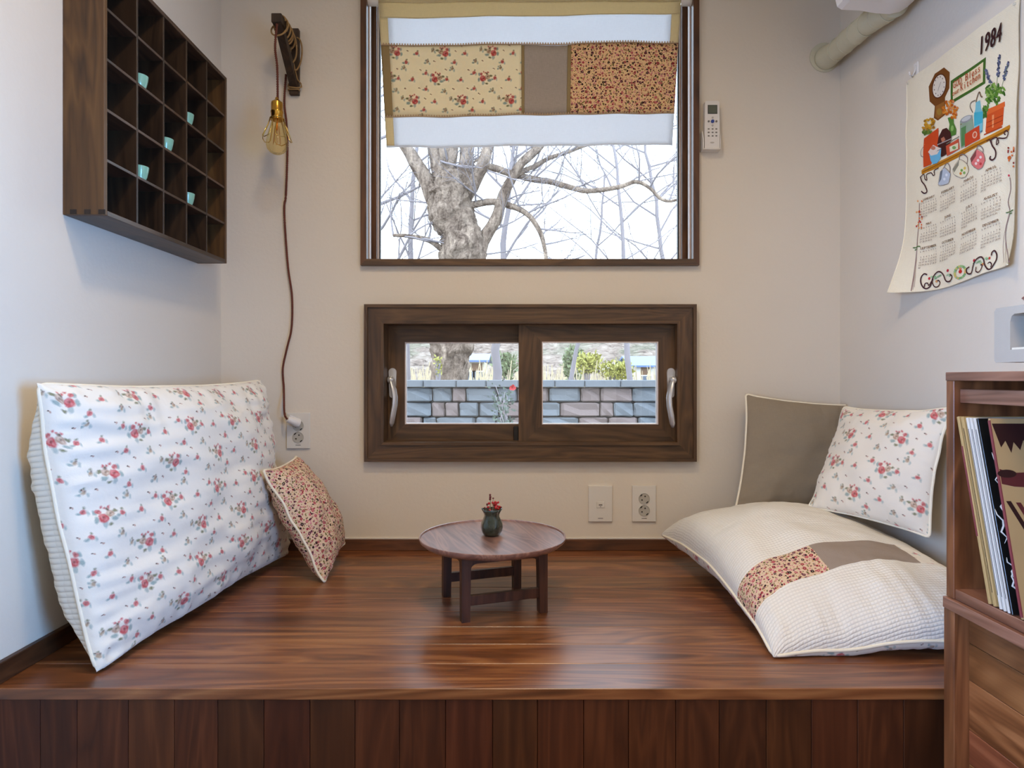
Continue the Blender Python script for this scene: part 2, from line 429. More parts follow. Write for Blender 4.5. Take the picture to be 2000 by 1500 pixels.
M['cab_y'] = wood('record_shelf_edge_wood', srgb(96, 60, 42), srgb(128, 86, 66), srgb(156, 112, 90), 1, 0.35, 1.0, 0.08)
M['bracket'] = wood('bracket_wood', srgb(36, 24, 14), srgb(56, 38, 22), srgb(74, 50, 30), 2, 0.6, 1.2, 0.1)
M['white'] = plain('white_plastic', srgb(228, 222, 214), 0.35)
M['white_sock'] = plain('socket_plastic', srgb(222, 216, 205), 0.35)
M['grey_rec'] = plain('socket_recess', srgb(182, 176, 164), 0.45)
M['darkhole'] = plain('dark_hole', srgb(38, 34, 30), 0.6)
M['mark'] = plain('grey_mark', srgb(120, 112, 104), 0.6)
M['alu'] = plain('weather_strip', srgb(215, 200, 196), 0.4)
M['rubber'] = plain('black_gasket', srgb(28, 22, 20), 0.5)
M['silver'] = plain('silver_handle', srgb(206, 206, 208), 0.28, 0.55)
M['ac'] = plain('aircon_plastic', srgb(232, 226, 220), 0.4)
M['duct'] = plain('pipe_wrap', srgb(206, 200, 172), 0.75, bump=0.004, bscale=40, vary=0.05)
M['lcd'] = plain('lcd_glass', srgb(88, 92, 76), 0.25)
M['lcdframe'] = plain('lcd_border', srgb(60, 58, 54), 0.35)
M['blue'] = plain('blue_button', srgb(32, 62, 140), 0.35)
M['btn'] = plain('grey_button', srgb(120, 114, 104), 0.5)
M['btn_l'] = plain('pale_button', srgb(190, 184, 176), 0.5)
M['brass'] = plain('brass', srgb(196, 150, 64), 0.25, 1.0)
M['brasswire'] = plain('brass_wire', srgb(214, 186, 110), 0.22, 1.0)
M['filament'] = plain('filament', srgb(190, 120, 50), 0.4, 0.6)
M['rope'] = plain('jute_rope', srgb(150, 118, 74), 0.9, bump=0.002, bscale=500, vary=0.2)
M['cord'] = plain('brown_textile_cord', srgb(104, 52, 36), 0.85, bump=0.002, bscale=500, vary=0.2)
M['celadon'] = plain('celadon_glaze', srgb(134, 190, 168), 0.15, vary=0.12, bscale=300, coat=0.5)
M['vase'] = plain('green_glaze', srgb(38, 50, 40), 0.1, vary=0.5, bscale=500, bump=0.002, coat=0.6)
M['berry'] = plain('red_berry', srgb(176, 22, 30), 0.35, vary=0.25, bscale=300)
M['berry_d'] = plain('dried_bud', srgb(96, 28, 30), 0.6)
M['stem'] = plain('dried_stem', srgb(110, 84, 62), 0.8)
M['pipe_w'] = plain('cream_piping', srgb(238, 228, 204), 0.8)
M['linenfl'] = floral('floral_cloth', srgb(236, 228, 212))
M['linenfl2'] = floral('floral_cloth_small', srgb(234, 224, 206), (0.07, 0.03, 0))
M['linenfl3'] = floral('floral_cloth_patch', srgb(236, 226, 206), (0.02, 0.09, 0))
M['curtfl'] = floral('floral_curtain', srgb(240, 226, 196), (0.03, 0.02, 0), 0.42)
M['ditsy'] = ditsy('ditsy_cloth', srgb(220, 192, 160))
M['curtditsy'] = ditsy('ditsy_curtain', srgb(236, 204, 160), 0.40)
M['taupe'] = cloth('taupe_linen', srgb(146, 132, 112))
M['taupe2'] = cloth('taupe_stripe', srgb(156, 140, 126))
M['waffle'] = waffle('white_waffle', srgb(240, 234, 222))
M['waffle_rib'] = waffle('white_rib', srgb(236, 228, 210), 0.05, 0.0105, 0.0022)
M['curtwhite'] = cloth('sheer_white', srgb(242, 244, 248), 0.60, 1800, 0.2, 0.03)
M['curtbeige'] = cloth('beige_linen', srgb(230, 214, 174), 0.40, 1800, 0.3)
M['curtgrey'] = cloth('grey_linen', srgb(184, 170, 156), 0.34, 1600, 0.3, 0.12)
M['curtbrown'] = cloth('brown_strip', srgb(160, 138, 98), 0.16)
M['lace'] = cloth('lace_trim', srgb(196, 170, 140), 0.3)
M['caltowel'] = cloth('towel_linen', srgb(240, 228, 200), 0.0, 2000, 0.3, 0.04)
M['labeltag'] = cloth('linen_tag', srgb(170, 148, 116))
M['glass'] = glass('window_glass')
M['bulbglass'] = glass('amber_glass', (0.985, 0.90, 0.66, 1), 1.3)
M['radio'] = plain('beige_radio_plastic', srgb(176, 168, 156), 0.5, bump=0.001, bscale=800, vary=0.04)
M['radio_in'] = plain('radio_recess', srgb(150, 140, 102), 0.5)
M['cream'] = plain('cream_plastic', srgb(220, 212, 192), 0.5)
M['dish'] = plain('reddish_wood', srgb(150, 84, 78), 0.35, vary=0.1)
M['black'] = plain('black_card', srgb(14, 14, 14), 0.35)
M['offwhite'] = plain('white_card', srgb(205, 200, 190), 0.6)
M['tan'] = plain('tan_card', srgb(178, 148, 96), 0.65)
M['wine'] = plain('wine_card', srgb(120, 50, 56), 0.5)
M['sepia'] = plain('sepia_card', srgb(170, 140, 96), 0.55, vary=0.1)
M['sepia_d'] = plain('dark_brown_print', srgb(44, 18, 16), 0.5)
M['sepia_m'] = plain('wine_brown_print', srgb(86, 34, 34), 0.5)

# ------------------------------------------------------------------ room shell
def grid_with_holes(xs, zs, holes, y0, y1):
    mb = MB()
    for i in range(len(xs)-1):
        for j in range(len(zs)-1):
            if (i, j) in holes: continue
            mb.box((xs[i], y0, zs[j]), (xs[i+1], y1, zs[j+1]))
    return mb
CEIL = 2.45; RY = -2.4
# openings: big window 1, low window 2
W1 = dict(x0=PX(708, WY), x1=PX(1362, WY), z0=PZZ(515, WY), z1=2.30)
W2 = dict(x0=PX(716, WY), x1=PX(1356, WY), z0=PZZ(897, WY), z1=PZZ(599, WY))
def solid(name, boxes, mat, kind='structure'):
    mb = MB()
    for a, b in boxes: mb.box(a, b)
    o = mb.build(name, mat); o['kind'] = kind; return o
T = 0.16
a, b = min(W1['x0'], W2['x0']), max(W1['x1'], W2['x1'])
wall_boxes = [((WL-T, WY, -0.0), (a, WY+T, CEIL)), ((b, WY, 0), (WR+T, WY+T, CEIL)),
              ((a, WY, 0), (b, WY+T, W2['z0'])), ((a, WY, W2['z1']), (b, WY+T, W1['z0'])), ((a, WY, W1['z1']), (b, WY+T, CEIL)),
              ((a, WY, W2['z0']), (W2['x0'], WY+T, W2['z1'])), ((W2['x1'], WY, W2['z0']), (b, WY+T, W2['z1'])),
              ((a, WY, W1['z0']), (W1['x0'], WY+T, W1['z1'])), ((W1['x1'], WY, W1['z0']), (b, WY+T, W1['z1']))]
wall_boxes = [q for q in wall_boxes if all(q[1][i]-q[0][i] > 1e-4 for i in range(3))]
solid('wall_back', wall_boxes, M['wall'])
solid('wall_left', [((WL-0.15, RY-0.15, 0), (WL, WY, CEIL))], M['wall'])
solid('wall_right', [((WR, RY-0.15, 0), (WR+0.15, WY, CEIL))], M['wall'])
solid('wall_front', [((WL, RY-0.15, 0), (WR, RY, CEIL))], M['wall'])
solid('ceiling', [((WL-0.15, RY-0.15, CEIL), (WR+0.15, WY+T, CEIL+0.1))], M['ceil'])
fl = solid('floor', [((WL-0.15, RY-0.15, -0.1), (WR+0.15, WY+T, -0.003))], M['floorwood'])
for i in range(16):
    x0 = WL+i*0.1206
    MB().box((x0+.001, RY, -0.004), (x0+0.1196, 1.0, 0), 0.0008).build('plank', M['floorwood'], fl)

# baseboards (35 mm high, standing on the platform)
BH = 0.035
for nm, lo, hi, m in (('baseboard_back', (WL, WY-0.012, PZ), (WR, WY, PZ+BH), 'base'),
                      ('baseboard_left', (WL, 1.116, PZ), (WL+0.012, WY-0.012, PZ+BH+0.002), 'base_y'),
                      ('baseboard_right', (WR-0.012, 1.116, PZ), (WR, WY-0.012, PZ+BH+0.002), 'base_y')):
    MB().box(lo, hi, 0.0015).build(nm, M[m])['kind'] = 'structure'
# caulk line above the back baseboard
MB().box((WL, WY-0.004, PZ+BH), (WR, WY, PZ+BH+0.003)).build('trim_1', M['white'])['kind'] = 'structure'

# ------------------------------------------------------------------ wooden platform
DF = F*0.536/605.0                    # y of the platform's front edge
pf = thing('wooden_platform', 'raised walnut-brown plank platform filling the alcove, with upright boards along its front', 'platform', (0, DF, 0))
MB().box((WL+.001, DF+0.03, 0.0), (WR-.001, WY-.001, PZ-0.021)).build('carcass', M['shelf_b'], pf)
ys = [DF-0.004, 1.21, 1.299, 1.389, 1.478, 1.567, 1.651, 1.74, 1.835, 1.93, WY-0.001]
for i in range(len(ys)-1):
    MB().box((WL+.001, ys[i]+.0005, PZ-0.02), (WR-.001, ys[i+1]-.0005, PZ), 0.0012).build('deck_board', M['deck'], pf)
bxs = [PX(v, DF) for v in (78, 150, 250, 340, 425, 515, 605, 693, 780, 870, 962, 1050, 1140, 1228, 1320, 1405, 1497, 1585, 1675, 1765, 1853, 1941, 2030, 2118)]
bxs = [WL+.001]+[v for v in bxs if v < WR-.02]+[WR-.001]
for i in range(len(bxs)-1):
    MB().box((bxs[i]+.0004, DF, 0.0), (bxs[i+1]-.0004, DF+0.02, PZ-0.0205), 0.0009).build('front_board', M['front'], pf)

# ------------------------------------------------------------------ windows
def ring(x0, x1, z0, z1, w, y0, y1, bev=0.0, wt=None, wb=None):
    """mitred frame ring; returns 4 prisms as MBs (left, right, top, bottom)"""
    wt = w if wt is None else wt; wb = w if wb is None else wb
    out = []
    for poly in ([(x0, z0), (x0+w, z0+wb), (x0+w, z1-wt), (x0, z1)], [(x1, z0), (x1, z1), (x1-w, z1-wt), (x1-w, z0+wb)],
                 [(x0, z1), (x0+w, z1-wt), (x1-w, z1-wt), (x1, z1)], [(x0, z0), (x1, z0), (x1-w, z0+wb), (x0+w, z0+wb)]):
        out.append(MB().prism(poly, 1, y0, y1))
    return out
def ring_obj(name, args, mats, parent):
    """one mesh per frame: two stiles and two rails"""
    l, r, t_, b_ = ring(*args)
    mb = MB()
    for m_, i in ((l, 0), (r, 0), (t_, 1), (b_, 1)): mb.add(m_.v, m_.f, None, i)
    return mb.build(name, mats, parent)
def dring(name, x0, x1, z0, z1, w, y0, y1, mats, parent, wt=None, wb=None, one=True):
    return ring_obj(name, (x0, x1, z0, z1, w, y0, y1, 0, wt, wb), mats, parent)
VH = [M['frame_v'], M['frame']]
DH = [M['dframe'], M['frame']]

# window 1 : large fixed window behind the curtain
w1 = thing('window_1', None, None, (0, WY, W1['z0'])); w1['kind'] = 'structure'
yf = WY-0.018
X0, X1, Z0, Z1 = PX(704, yf), PX(1366, yf), PZZ(518, yf), 2.315
dring('casing', X0, X1, Z0, Z1, 0.0185, yf, WY+0.13, DH, w1, 0.0185, PZZ(505.5, yf)-PZZ(518, yf))
xa, xb, za, zb = X0+0.0185, X1-0.0185, Z0+0.0185, Z1-0.0185
dring('weather_strip', xa, xb, za-.002, zb, 0.004, WY+0.012, WY+0.03, [M['alu']]*2, w1)
dring('sash_frame', xa, xb, za-.004, zb, 0.016, WY+0.055, WY+0.10, DH, w1, None, 0.006)
dring('glazing_bead', xa+.016, xb-.016, za+.002, zb-.016, 0.004, WY+0.07, WY+0.09, [M['alu']]*2, w1, None, 0.002)
dring('gasket', xa+.0195, xb-.0195, za+.003, zb-.0195, 0.004, WY+0.078, WY+0.092, [M['rubber']]*2, w1, None, 0.001)
MB().box((xa+.018, WY+.083, za), (xb-.018, WY+.087, zb-.02)).build('pane', M['glass'], w1)

# window 2 : low sliding window
w2 = thing('window_2', None, None, (0, WY, W2['z0'])); w2['kind'] = 'structure'
yf = WY-0.026
X0, X1, Z0, Z1 = PX(711, yf), PX(1361, yf), PZZ(902, yf), PZZ(594, yf)
xi0, xi1, zi0, zi1 = PX(749, yf), PX(1324, yf), PZZ(868, yf), PZZ(630.5, yf)
WW = xi0-X0
# stepped moulding: outer lip, broad face, inner lip
dring('casing_lip', X0, X1, Z0, Z1, 0.010, yf, WY+0.001, VH, w2)
dring('casing', X0+0.0095, X1-0.0095, Z0+0.0095, Z1-0.0095, WW-0.0175, yf+0.006, WY+0.12, VH, w2)
dring('casing_inner_lip', X0+WW-0.009, X1-WW+0.009, Z0+WW-0.009, Z1-WW+0.009, 0.009, yf+0.0005, WY+0.115, VH, w2)
def sash(px0, px1, py0, py1, gx0, gx1, gy0, gy1, D, dep):
    x0, x1, z0, z1 = PX(px0, D), PX(px1, D), PZZ(py1, D), PZZ(py0, D)
    g0, g1, h0, h1 = PX(gx0, D), PX(gx1, D), PZZ(gy1, D), PZZ(gy0, D)
    mb = MB()
    mb.prism([(x0, z0), (g0, h0), (g0, h1), (x0, z1)], 1, D, D+dep, 0)
    mb.prism([(x1, z0), (x1, z1), (g1, h1), (g1, h0)], 1, D, D+dep, 0)
    mb.prism([(x0, z1), (g0, h1), (g1, h1), (x1, z1)], 1, D, D+dep, 1)
    mb.prism([(x0, z0), (x1, z0), (g1, h0), (g0, h0)], 1, D, D+dep, 1)
    s = mb.build('sash', VH, w2)
    dring('glazing_bead', g0-.001, g1+.001, h0-.001, h1+.001, 0.0030, D-0.001, D+dep*.7, [M['alu']]*2, s)
    MB().box((g0, D+dep*.5, h0), (g1, D+dep*.5+.004, h1)).build('pane', M['glass'], s)
    return s
s_r = sash(1013, 1331, 625, 875, 1059, 1285, 668, 828.5, WY+0.008, 0.034)
s_l = sash(745, 1030, 622, 878, 791.5, 1011+12, 669, 828, WY+0.052, 0.034)
MB().box((PX(1003, WY+.04), WY+0.036, PZZ(866, WY+.04)), (PX(1013, WY+.04), WY+0.052, PZZ(833, WY+.04)), 0.002).build('sash_stop', M['rubber'], s_r)
def handle(px, mir, D, parent):
    # oval back plate + curved lever
    bm = bmesh.new(); mb = MB()
    cx, zt, zb_ = PX(px, D), PZZ(719, D), PZZ(777, D)
    w = 0.0125; pts = []
    for k in range(9): a = PI*k/8; pts.append((cx+w*math.cos(a), zt-w+w*math.sin(a)))
    for k in range(9): a = PI+PI*k/8; pts.append((cx+w*math.cos(a)*.8, zb_+w*.8+w*.8*math.sin(a)))
    mb.prism(pts, 1, D-0.009, D)
    h = mb.build('handle', M['silver'], parent, auto=0.7)
    mb = MB()
    zp = PZZ(742, D)
    mb.tube([(cx-mir*.004, D, zp), (cx-mir*.004, D-0.022, zp), (cx-mir*.002, D-0.030, zp-.003)], [0.0125, 0.012, 0.009], 14)
    zs = [zp+.008, zp-.008, zp-.03, zp-.055, zp-.08, zp-.11, zp-.135, zp-.146]
    xs = [-.004, .002, .009, .0135, .0125, .007, .003, .002]; rs = [.004, .0085, .0105, .0105, .0105, .0105, .0095, .004]
    ysd = [-.024, -.029, -.034, -.037, -.038, -.038, -.037, -.036]
    mb.tube([(cx+mir*x, D+y, z) for x, y, z in zip(xs, ysd, zs)], rs, 12, flat=0.55)
    mb.build('lever', M['silver'], h, smooth=True)
handle(767.5, 1, WY+0.052, s_l); handle(1309.5, -1, WY+0.008, s_r)

# ------------------------------------------------------------------ curtain with rod
ct = thing('window_curtain', 'short patchwork cafe curtain with floral, grey and dotted patches in the large window', 'curtain', (0.04, WY-0.005, 1.6))
CD = WY-0.004
def cpt(px, py):
    """photo point of the hanging cloth -> world, with soft folds"""
    x = PX(px, CD); z = PZZ(py, CD)
    y = CD+0.0035*math.sin(x*17+z*3)+0.003*math.sin(x*41-z*9+1)*min(1, max(0, (2.2-z)*2)) + 0.005*noise.noise(Vector((x*4, 0, z*5)))
    return Vector((x, y, z))
def edgeL(py): return 738+(755-738)*(py+20)/305.0
def edgeR(py): return 1331+(1314-1331)*(py+20)/302.0 if py > -20 else 1331
def cpatch(name, u0, u1, ya, yb, mat, off=0.0, n=40, m=8, thick=0.0009):
    """u in 0..1 across; ya,yb functions of u giving py"""
    V = []; UV = []; Fc = []
    for j in range(m+1):
        for i in range(n+1):
            u = u0+(u1-u0)*i/n; py = ya(u)+(yb(u)-ya(u))*j/m
            px = edgeL(py)+(edgeR(py)-edgeL(py))*u
            p = cpt(px, py); p.y -= off; V.append(p); UV.append((p.x+1, p.z))
    N = len(V)
    V += [v+Vector((0, thick, 0)) for v in V]; UV += UV[:N]
    for j in range(m):
        for i in range(n):
            a = j*(n+1)+i; q = [a, a+1, a+n+2, a+n+1]; Fc.append(q[::-1]); Fc.append([N+k for k in q])
    rim = [i for i in range(n+1)]+[(j+1)*(n+1)-1 for j in range(1, m+1)]+[m*(n+1)+i for i in range(n-1, -1, -1)]+[j*(n+1) for j in range(m-1, 0, -1)]
    for k in range(len(rim)):
        a, b = rim[k], rim[(k+1) % len(rim)]; Fc.append([a, b, N+b, N+a])
    return obj(name, V, Fc, mat, ct, True, UV)
yr = 10
Lt = lambda l, r: (lambda u: l+(r-l)*u)
cpatch('top_hem', 0, 1, Lt(-30, -30), Lt(5, 2), M['curtbeige'], .001)
cpatch('top_band', 0, 1, Lt(5, 2), Lt(36, 27), M['curtbeige'])
cpatch('white_band', .028, .972, Lt(34, 25), Lt(92, 88), M['curtwhite'], -.0004)
cpatch('side_border', 0, .028, Lt(36, 36), Lt(90, 90), M['curtbeige'], .0005, 4, 8)
cpatch('side_border', .972, 1, Lt(27, 27), Lt(84, 84), M['curtbeige'], .0005, 4, 8)
patchB = Lt(230, 221)
cpatch('floral_patch', 0.028, .472, Lt(88, 86), Lt(229.5, 220.5), M['curtfl'])
cpatch('side_border', 0, .028, Lt(90, 90), Lt(229, 229), M['curtbrown'], .0005, 4, 14)
cpatch('side_border', 0, .028, Lt(229, 229), Lt(286, 286), M['curtbeige'], .0005, 4, 8)
cpatch('brown_strip', .472, .482, Lt(88, 88), Lt(229.5, 220.5), M['curtbrown'], .0005, 3, 8)
cpatch('grey_patch', .482, .628, Lt(88, 87), Lt(229.5, 220.5), M['curtgrey'])
cpatch('brown_strip', .628, .640, Lt(87, 87), Lt(229.5, 220.5), M['curtbrown'], .0005, 3, 8)
cpatch('dotted_patch', .640, 1, Lt(87, 84), Lt(229.5, 220.5), M['curtditsy'])
cpatch('white_band', .028, 1, Lt(226, 217), Lt(288, 281), M['curtwhite'], -.0004)
cpatch('bottom_hem', 0.0, 1, Lt(285.5, 279.5), Lt(289, 283), M['curtwhite'], .001, 40, 2)
for yl, yr_ in ((88, 82), (228, 219)):
    mb = MB(); n = 110
    for k in range(n):
        u = .01+.98*k/n; py = yl+(yr_-yl)*u; px = edgeL(py)+(edgeR(py)-edgeL(py))*u
        p = cpt(px, py); w = 0.0036
        mb.add([p+Vector((-w*.8, -.0022, -.002)), p+Vector((w*.8, -.0022, -.002)), p+Vector((w*.5, -.0028, .0035)), p+Vector((-w*.5, -.0028, .0035))], [[0, 1, 2, 3]])
    n2 = len(mb.v)
    for k in range(60):
        pass
    pts = []
    for k in range(61):
        u = k/60; py = yl+1.5+(yr_-yl)*u; px = edgeL(py)+(edgeR(py)-edgeL(py))*u; p = cpt(px, py); pts.append(p+Vector((0, -.001, 0)))
    mb.tube(pts, 0.0016, 6, flat=1)
    mb.build('lace_trim', M['lace'], ct)
rod = thing('curtain_rod', 'white tension rod braced across the top of the large window, holding the curtain', 'curtain rod', (0.04, CD, PZZ(2, CD)))
MB().tube([(X, CD+.012, PZZ(-4, CD)) for X in (PX(722, CD), PX(1350, CD))], 0.0085, 16).build('pole', M['white'], rod, smooth=False, auto=.6)
for a_, b_ in ((717, 741), (1331, 1355)):
    MB().tube([(PX(a_, CD), CD+.012, PZZ(-2, CD)), (PX(b_, CD), CD+.012, PZZ(-2, CD))], 0.0145, 20).build('end_cap', M['white'], rod, auto=.6)

# ------------------------------------------------------------------ sockets on the back wall
def socket_plate(px0, px1, py0, py1, label, kind='power', y=WY):
    x0, x1, z0, z1 = PX(px0, y), PX(px1, y), PZZ(py1, y), PZZ(py0, y)
    t_ = thing('wall_socket', label, 'wall socket', ((x0+x1)/2, y, (z0+z1)/2))
    cx = (x0+x1)/2
    MB().box((x0, y-.007, z0), (x1, y, z1), 0.0015, 2).build('face_plate', M['white_sock'], t_)
    MB().box((cx-.008, y-.0075, z0+.0095), (cx+.008, y-.0069, z0+.0115)).build('printed_mark', M['mark'], t_)
    if kind == 'power':
        for f in (0.64, 0.31):
            cz = z0+(z1-z0)*f
            mb = MB()   # dished round recess with a rim
            mb.lathe([(0.0175, 0), (0.0175, 0.0012), (0.0160, 0.0012), (0.0152, -0.001), (0.0150, -0.006), (0.0, -0.0065)], n=28, M=rot_to((cx, y-.0072, cz), (1, 0, 0), (0, 0, 1), (0, -1, 0)))
            r = mb.build('socket_recess', M['grey_rec'], t_, auto=.6)
            for sx, sz in ((-.0068, -.004), (.0068*.4, .0072)):
                MB().tube([(cx+sx, y-.0080, cz+sz), (cx+sx, y-.0075, cz+sz)], 0.0023, 12).build('pin_hole', M['darkhole'], r)
            for an in (R(-50), R(130)):
                p = Vector((cx+.0142*math.cos(an), y-.0084, cz+.0142*math.sin(an)))
                mm = Matrix.Translation(p) @ Matrix.Rotation(-an, 4, 'Y')
                MB().box((-.0012, -.0008, -.0035), (.0016, .0008, .0035), M=mm).build('earth_clip', M['darkhole'], r)
    else:
        cz = z0+(z1-z0)*.47
        j = MB().box((cx-.0125, y-.0086, cz-.0095), (cx+.0125, y-.0068, cz+.0095), .0008).build('jack_module', M['white_sock'], t_)
        MB().box((cx-.0055, y-.0092, cz-.002), (cx+.0055, y-.0085, cz+.002)).build('jack_hole', M['mark'], j)
        MB().box((cx-.002, y-.0092, cz-.0065), (cx+.002, y-.0085, cz-.0045)).build('latch', M['mark'], j)
    return t_
socket_plate(561, 606.5, 806, 875.5, 'white double power socket below the hanging bulb, with a plug in its upper half')
socket_plate(1149, 1195.5, 948, 1018, 'white network wall plate with one small square jack, right of the table', 'data')
socket_plate(1234, 1280.5, 948, 1018, 'white double power socket with nothing plugged in, beside the lying cushion')

# ------------------------------------------------------------------ remote control on the wall
y = WY
rc = thing('remote_control', 'white air conditioner remote with grey screen and blue button beside the large window', 'remote control', (PX(1392, y), y-.01, PZZ(245, y)))
yr = y-.026
hx0, hx1, hz0, hz1 = PX(1372, yr), PX(1407, yr), PZZ(291, yr), PZZ(255, yr)
MB().prism([(PX(1376, yr), hz0+.002), (PX(1405.5, yr), hz0+.002), (PX(1405, yr), PZZ(199, yr)), (PX(1402, yr), PZZ(197, yr)), (PX(1380, yr), PZZ(197, yr)), (PX(1377, yr), PZZ(199, yr))], 1, yr, y-.007).build('body', M['white'], rc)
sc_ = MB().box((PX(1382.3, yr), yr-.001, PZZ(222.5, yr)), (PX(1401, yr), yr+.001, PZZ(205, yr)), .0004).build('screen_border', M['lcdframe'], rc)
MB().box((PX(1383.5, yr), yr-.0016, PZZ(221.5, yr)), (PX(1400, yr), yr-.0005, PZZ(206, yr))).build('screen', M['lcd'], sc_)
MB().tube([(PX(1391.5, yr), yr-.003, PZZ(237.2, yr)), (PX(1391.5, yr), yr, PZZ(237.2, yr))], .0051, 16).build('power_button', M['blue'], rc)['label'] = 'round blue button'
for px, py, rr in ((1391.7, 229.8, .003), (1384, 237.2, .0032), (1399, 237.2, .0032), (1391.7, 245, .003)):
    MB().tube([(PX(px, yr), yr-.002, PZZ(py, yr)), (PX(px, yr), yr, PZZ(py, yr))], rr, 10).build('button', M['btn_l'] if px == 1391.7 else M['btn'], rc)
for py in (252, 258.7, 265.5):
    for px in (1384, 1391.7, 1399):
        MB().box((PX(px, yr)-.0028, yr-.0016, PZZ(py, yr)-.0019), (PX(px, yr)+.0028, yr, PZZ(py, yr)+.0019), .001).build('button', M['btn'], rc)
hd = thing('remote_holder', 'white plastic wall holder gripping the lower end of the remote control', 'holder', (PX(1390, y), y, hz0))
MB().box((hx0+.001, y-.006, hz0), (hx1-.001, y, hz1), .002, 2).build('back_plate', M['white'], hd)
MB().box((hx0, yr-.004, hz0-.002), (hx1, y, hz0+.0015), .001).build('bottom_ledge', M['white'], hd)
for xa_, xb_ in ((hx0, hx0+.0035), (hx1-.0015, hx1)):
    MB().prism([(yr-.004, hz0), (y, hz0), (y, hz1), (yr+.006, hz1), (yr-.004, hz0+.03)], 0, xa_, xb_).build('side_cheek', M['white'], hd)
MB().lathe([(0.0, 0), (.0065, .0004), (.0065, 0)], n=20, M=rot_to((PX(1391, yr), yr-.0002, PZZ(278.5, yr)), (1, 0, 0), (0, 0, .4), (0, -1, 0))).build('oval_badge', M['btn_l'], rc)

# ------------------------------------------------------------------ pipe and air conditioner
pd = thing('wrapped_pipe', 'beige taped air conditioner pipe running along the right wall into the corner', 'pipe', (.97, 1.85, 1.95))
pts = []; A = Vector((WR-.052, 1.626, PZZ(5, 1.62)+.0)); B_ = Vector((WR-.050, WY-.006, PZZ(113, WY)))
n = 30; rad = []
for k in range(n+1):
    f = k/n; p = A.lerp(B_, f); p.z += .006*math.sin(f*5)+.003*noise.noise(Vector((f*9, 0, 0))); pts.append(p); rad.append(.030+.0025*noise.noise(Vector((f*14, 3, 0)))+(.004 if f > .93 else 0))
MB().tube(pts, rad, 20).build('pipe_run', M['duct'], pd, smooth=True)
tb = MB(); hel = []
for k in range(161):
    f = k/160; p = A.lerp(B_, f); p.z += .006*math.sin(f*5); a = f*2*PI*7; hel.append(p+Vector((math.cos(a), 0, math.sin(a)))*.0305)
tb.tube(hel, .0016, 6).build('tape_edge', M['duct'], pd, smooth=True)
MB().lathe([(.046, 0), (.046, .003), (.036, .006), (.030, .006)], n=24, M=rot_to((B_.x, WY-.001, B_.z), (1, 0, 0), (0, 0, 1), (0, -1, 0))).build('wall_collar', M['duct'], pd, auto=.6)
ac = thing('air_conditioner', 'white wall air conditioner at the top right corner, only its underside showing', 'air conditioner', (.92, 1.1, 1.9))
prof = []
zb0 = PZZ(14, 1.60)
for (dx, dz) in ((-.205, .26), (-.214, .20), (-.215, .10), (-.212, .035), (-.206, .012), (-.195, .005), (-.15, .003), (-.11, -.004), (-.075, -.006), (-.05, -.001), (-.03, .012), (-.012, .036), (-.001, .06), (-.001, .29), (-.10, .30), (-.18, .29)):
    prof.append((WR+dx, zb0+dz))
m_ = MB(); m_.prism(prof, 1, .80, 1.62); m_.build('housing', M['ac'], ac, auto=.5)
MB().prism([(WR-.217, zb0+.03), (WR-.2165, zb0+.19), (WR-.2145, zb0+.19), (WR-.211, zb0+.03)], 1, .82, 1.60).build('front_panel', M['white'], ac)
fl_ = []
for (dx, dz) in ((-.205, .006), (-.13, -.003), (-.125, -.006), (-.205, .0005)): fl_.append((WR+dx, zb0+dz))
MB().prism(fl_, 1, .86, 1.57).build('louver_flap', M['white'], ac)

# ------------------------------------------------------------------ wall shelf (5 x 5 pigeonholes) with celadon cups
XF = -0.8218; S0, S1 = 1.300, 1.859; ZB, ZT = PZZ(419, 1.30), PZZ(419, 1.30)+.535
sh = thing('wall_shelf', 'dark brown square pigeonhole shelf with twenty-five cells hung on the left wall', 'shelf', (WL, (S0+S1)/2, ZB))
th = 0.0105
MB().box((WL+.0005, S0, ZB), (XF, S0+th, ZT), .0008).build('side_panel', M['shelf'], sh)
MB().box((WL+.0005, S1-th, ZB), (XF, S1, ZT), .0008).build('side_panel', M['shelf'], sh)
MB().box((WL+.0005, S0+th, ZB), (XF, S1-th, ZB+th), .0008).build('bottom_panel', M['shelf_y'], sh)
MB().box((WL+.0005, S0+th, ZT-th), (XF, S1-th, ZT), .0008).build('top_panel', M['shelf_y'], sh)
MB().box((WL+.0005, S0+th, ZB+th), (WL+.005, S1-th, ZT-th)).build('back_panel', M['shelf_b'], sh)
dth = .0062
cy_ = [S0+th+(S1-S0-2*th)*k/5 for k in range(6)]; cz_ = [ZB+th+(ZT-ZB-2*th)*k/5 for k in range(6)]
for k in range(1, 5):
    MB().box((WL+.005, S0+th, cz_[k]-dth/2), (XF-.002, S1-th, cz_[k]+dth/2), .0005).build('shelf_board', M['shelf_y'], sh)
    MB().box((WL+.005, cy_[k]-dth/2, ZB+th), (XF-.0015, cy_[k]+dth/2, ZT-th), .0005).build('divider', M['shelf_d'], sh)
for k in range(3):
    x = WL+.022+k*.0285
    for z_ in (ZB+.001, ZT-.0105):
        MB().box((x-.0065, S0-.0004, z_), (x+.0065, S0+.002, z_+.0095)).build('joint_end', M['shelf_b'], sh)
cup = MB(); cr = .0185; chh = .034
cup.lathe([(.0001, .001), (.009, .001), (.010, 0), (.0115, 0), (.0118, .003), (.0150, .012), (.0178, .024), (.0190, chh), (.0182, chh+.0006), (.0168, .024), (.0138, .012), (.008, .005), (.0001, .0045)], n=28)
cup0 = cup.build('sake_cup', M['celadon'], auto=.9)
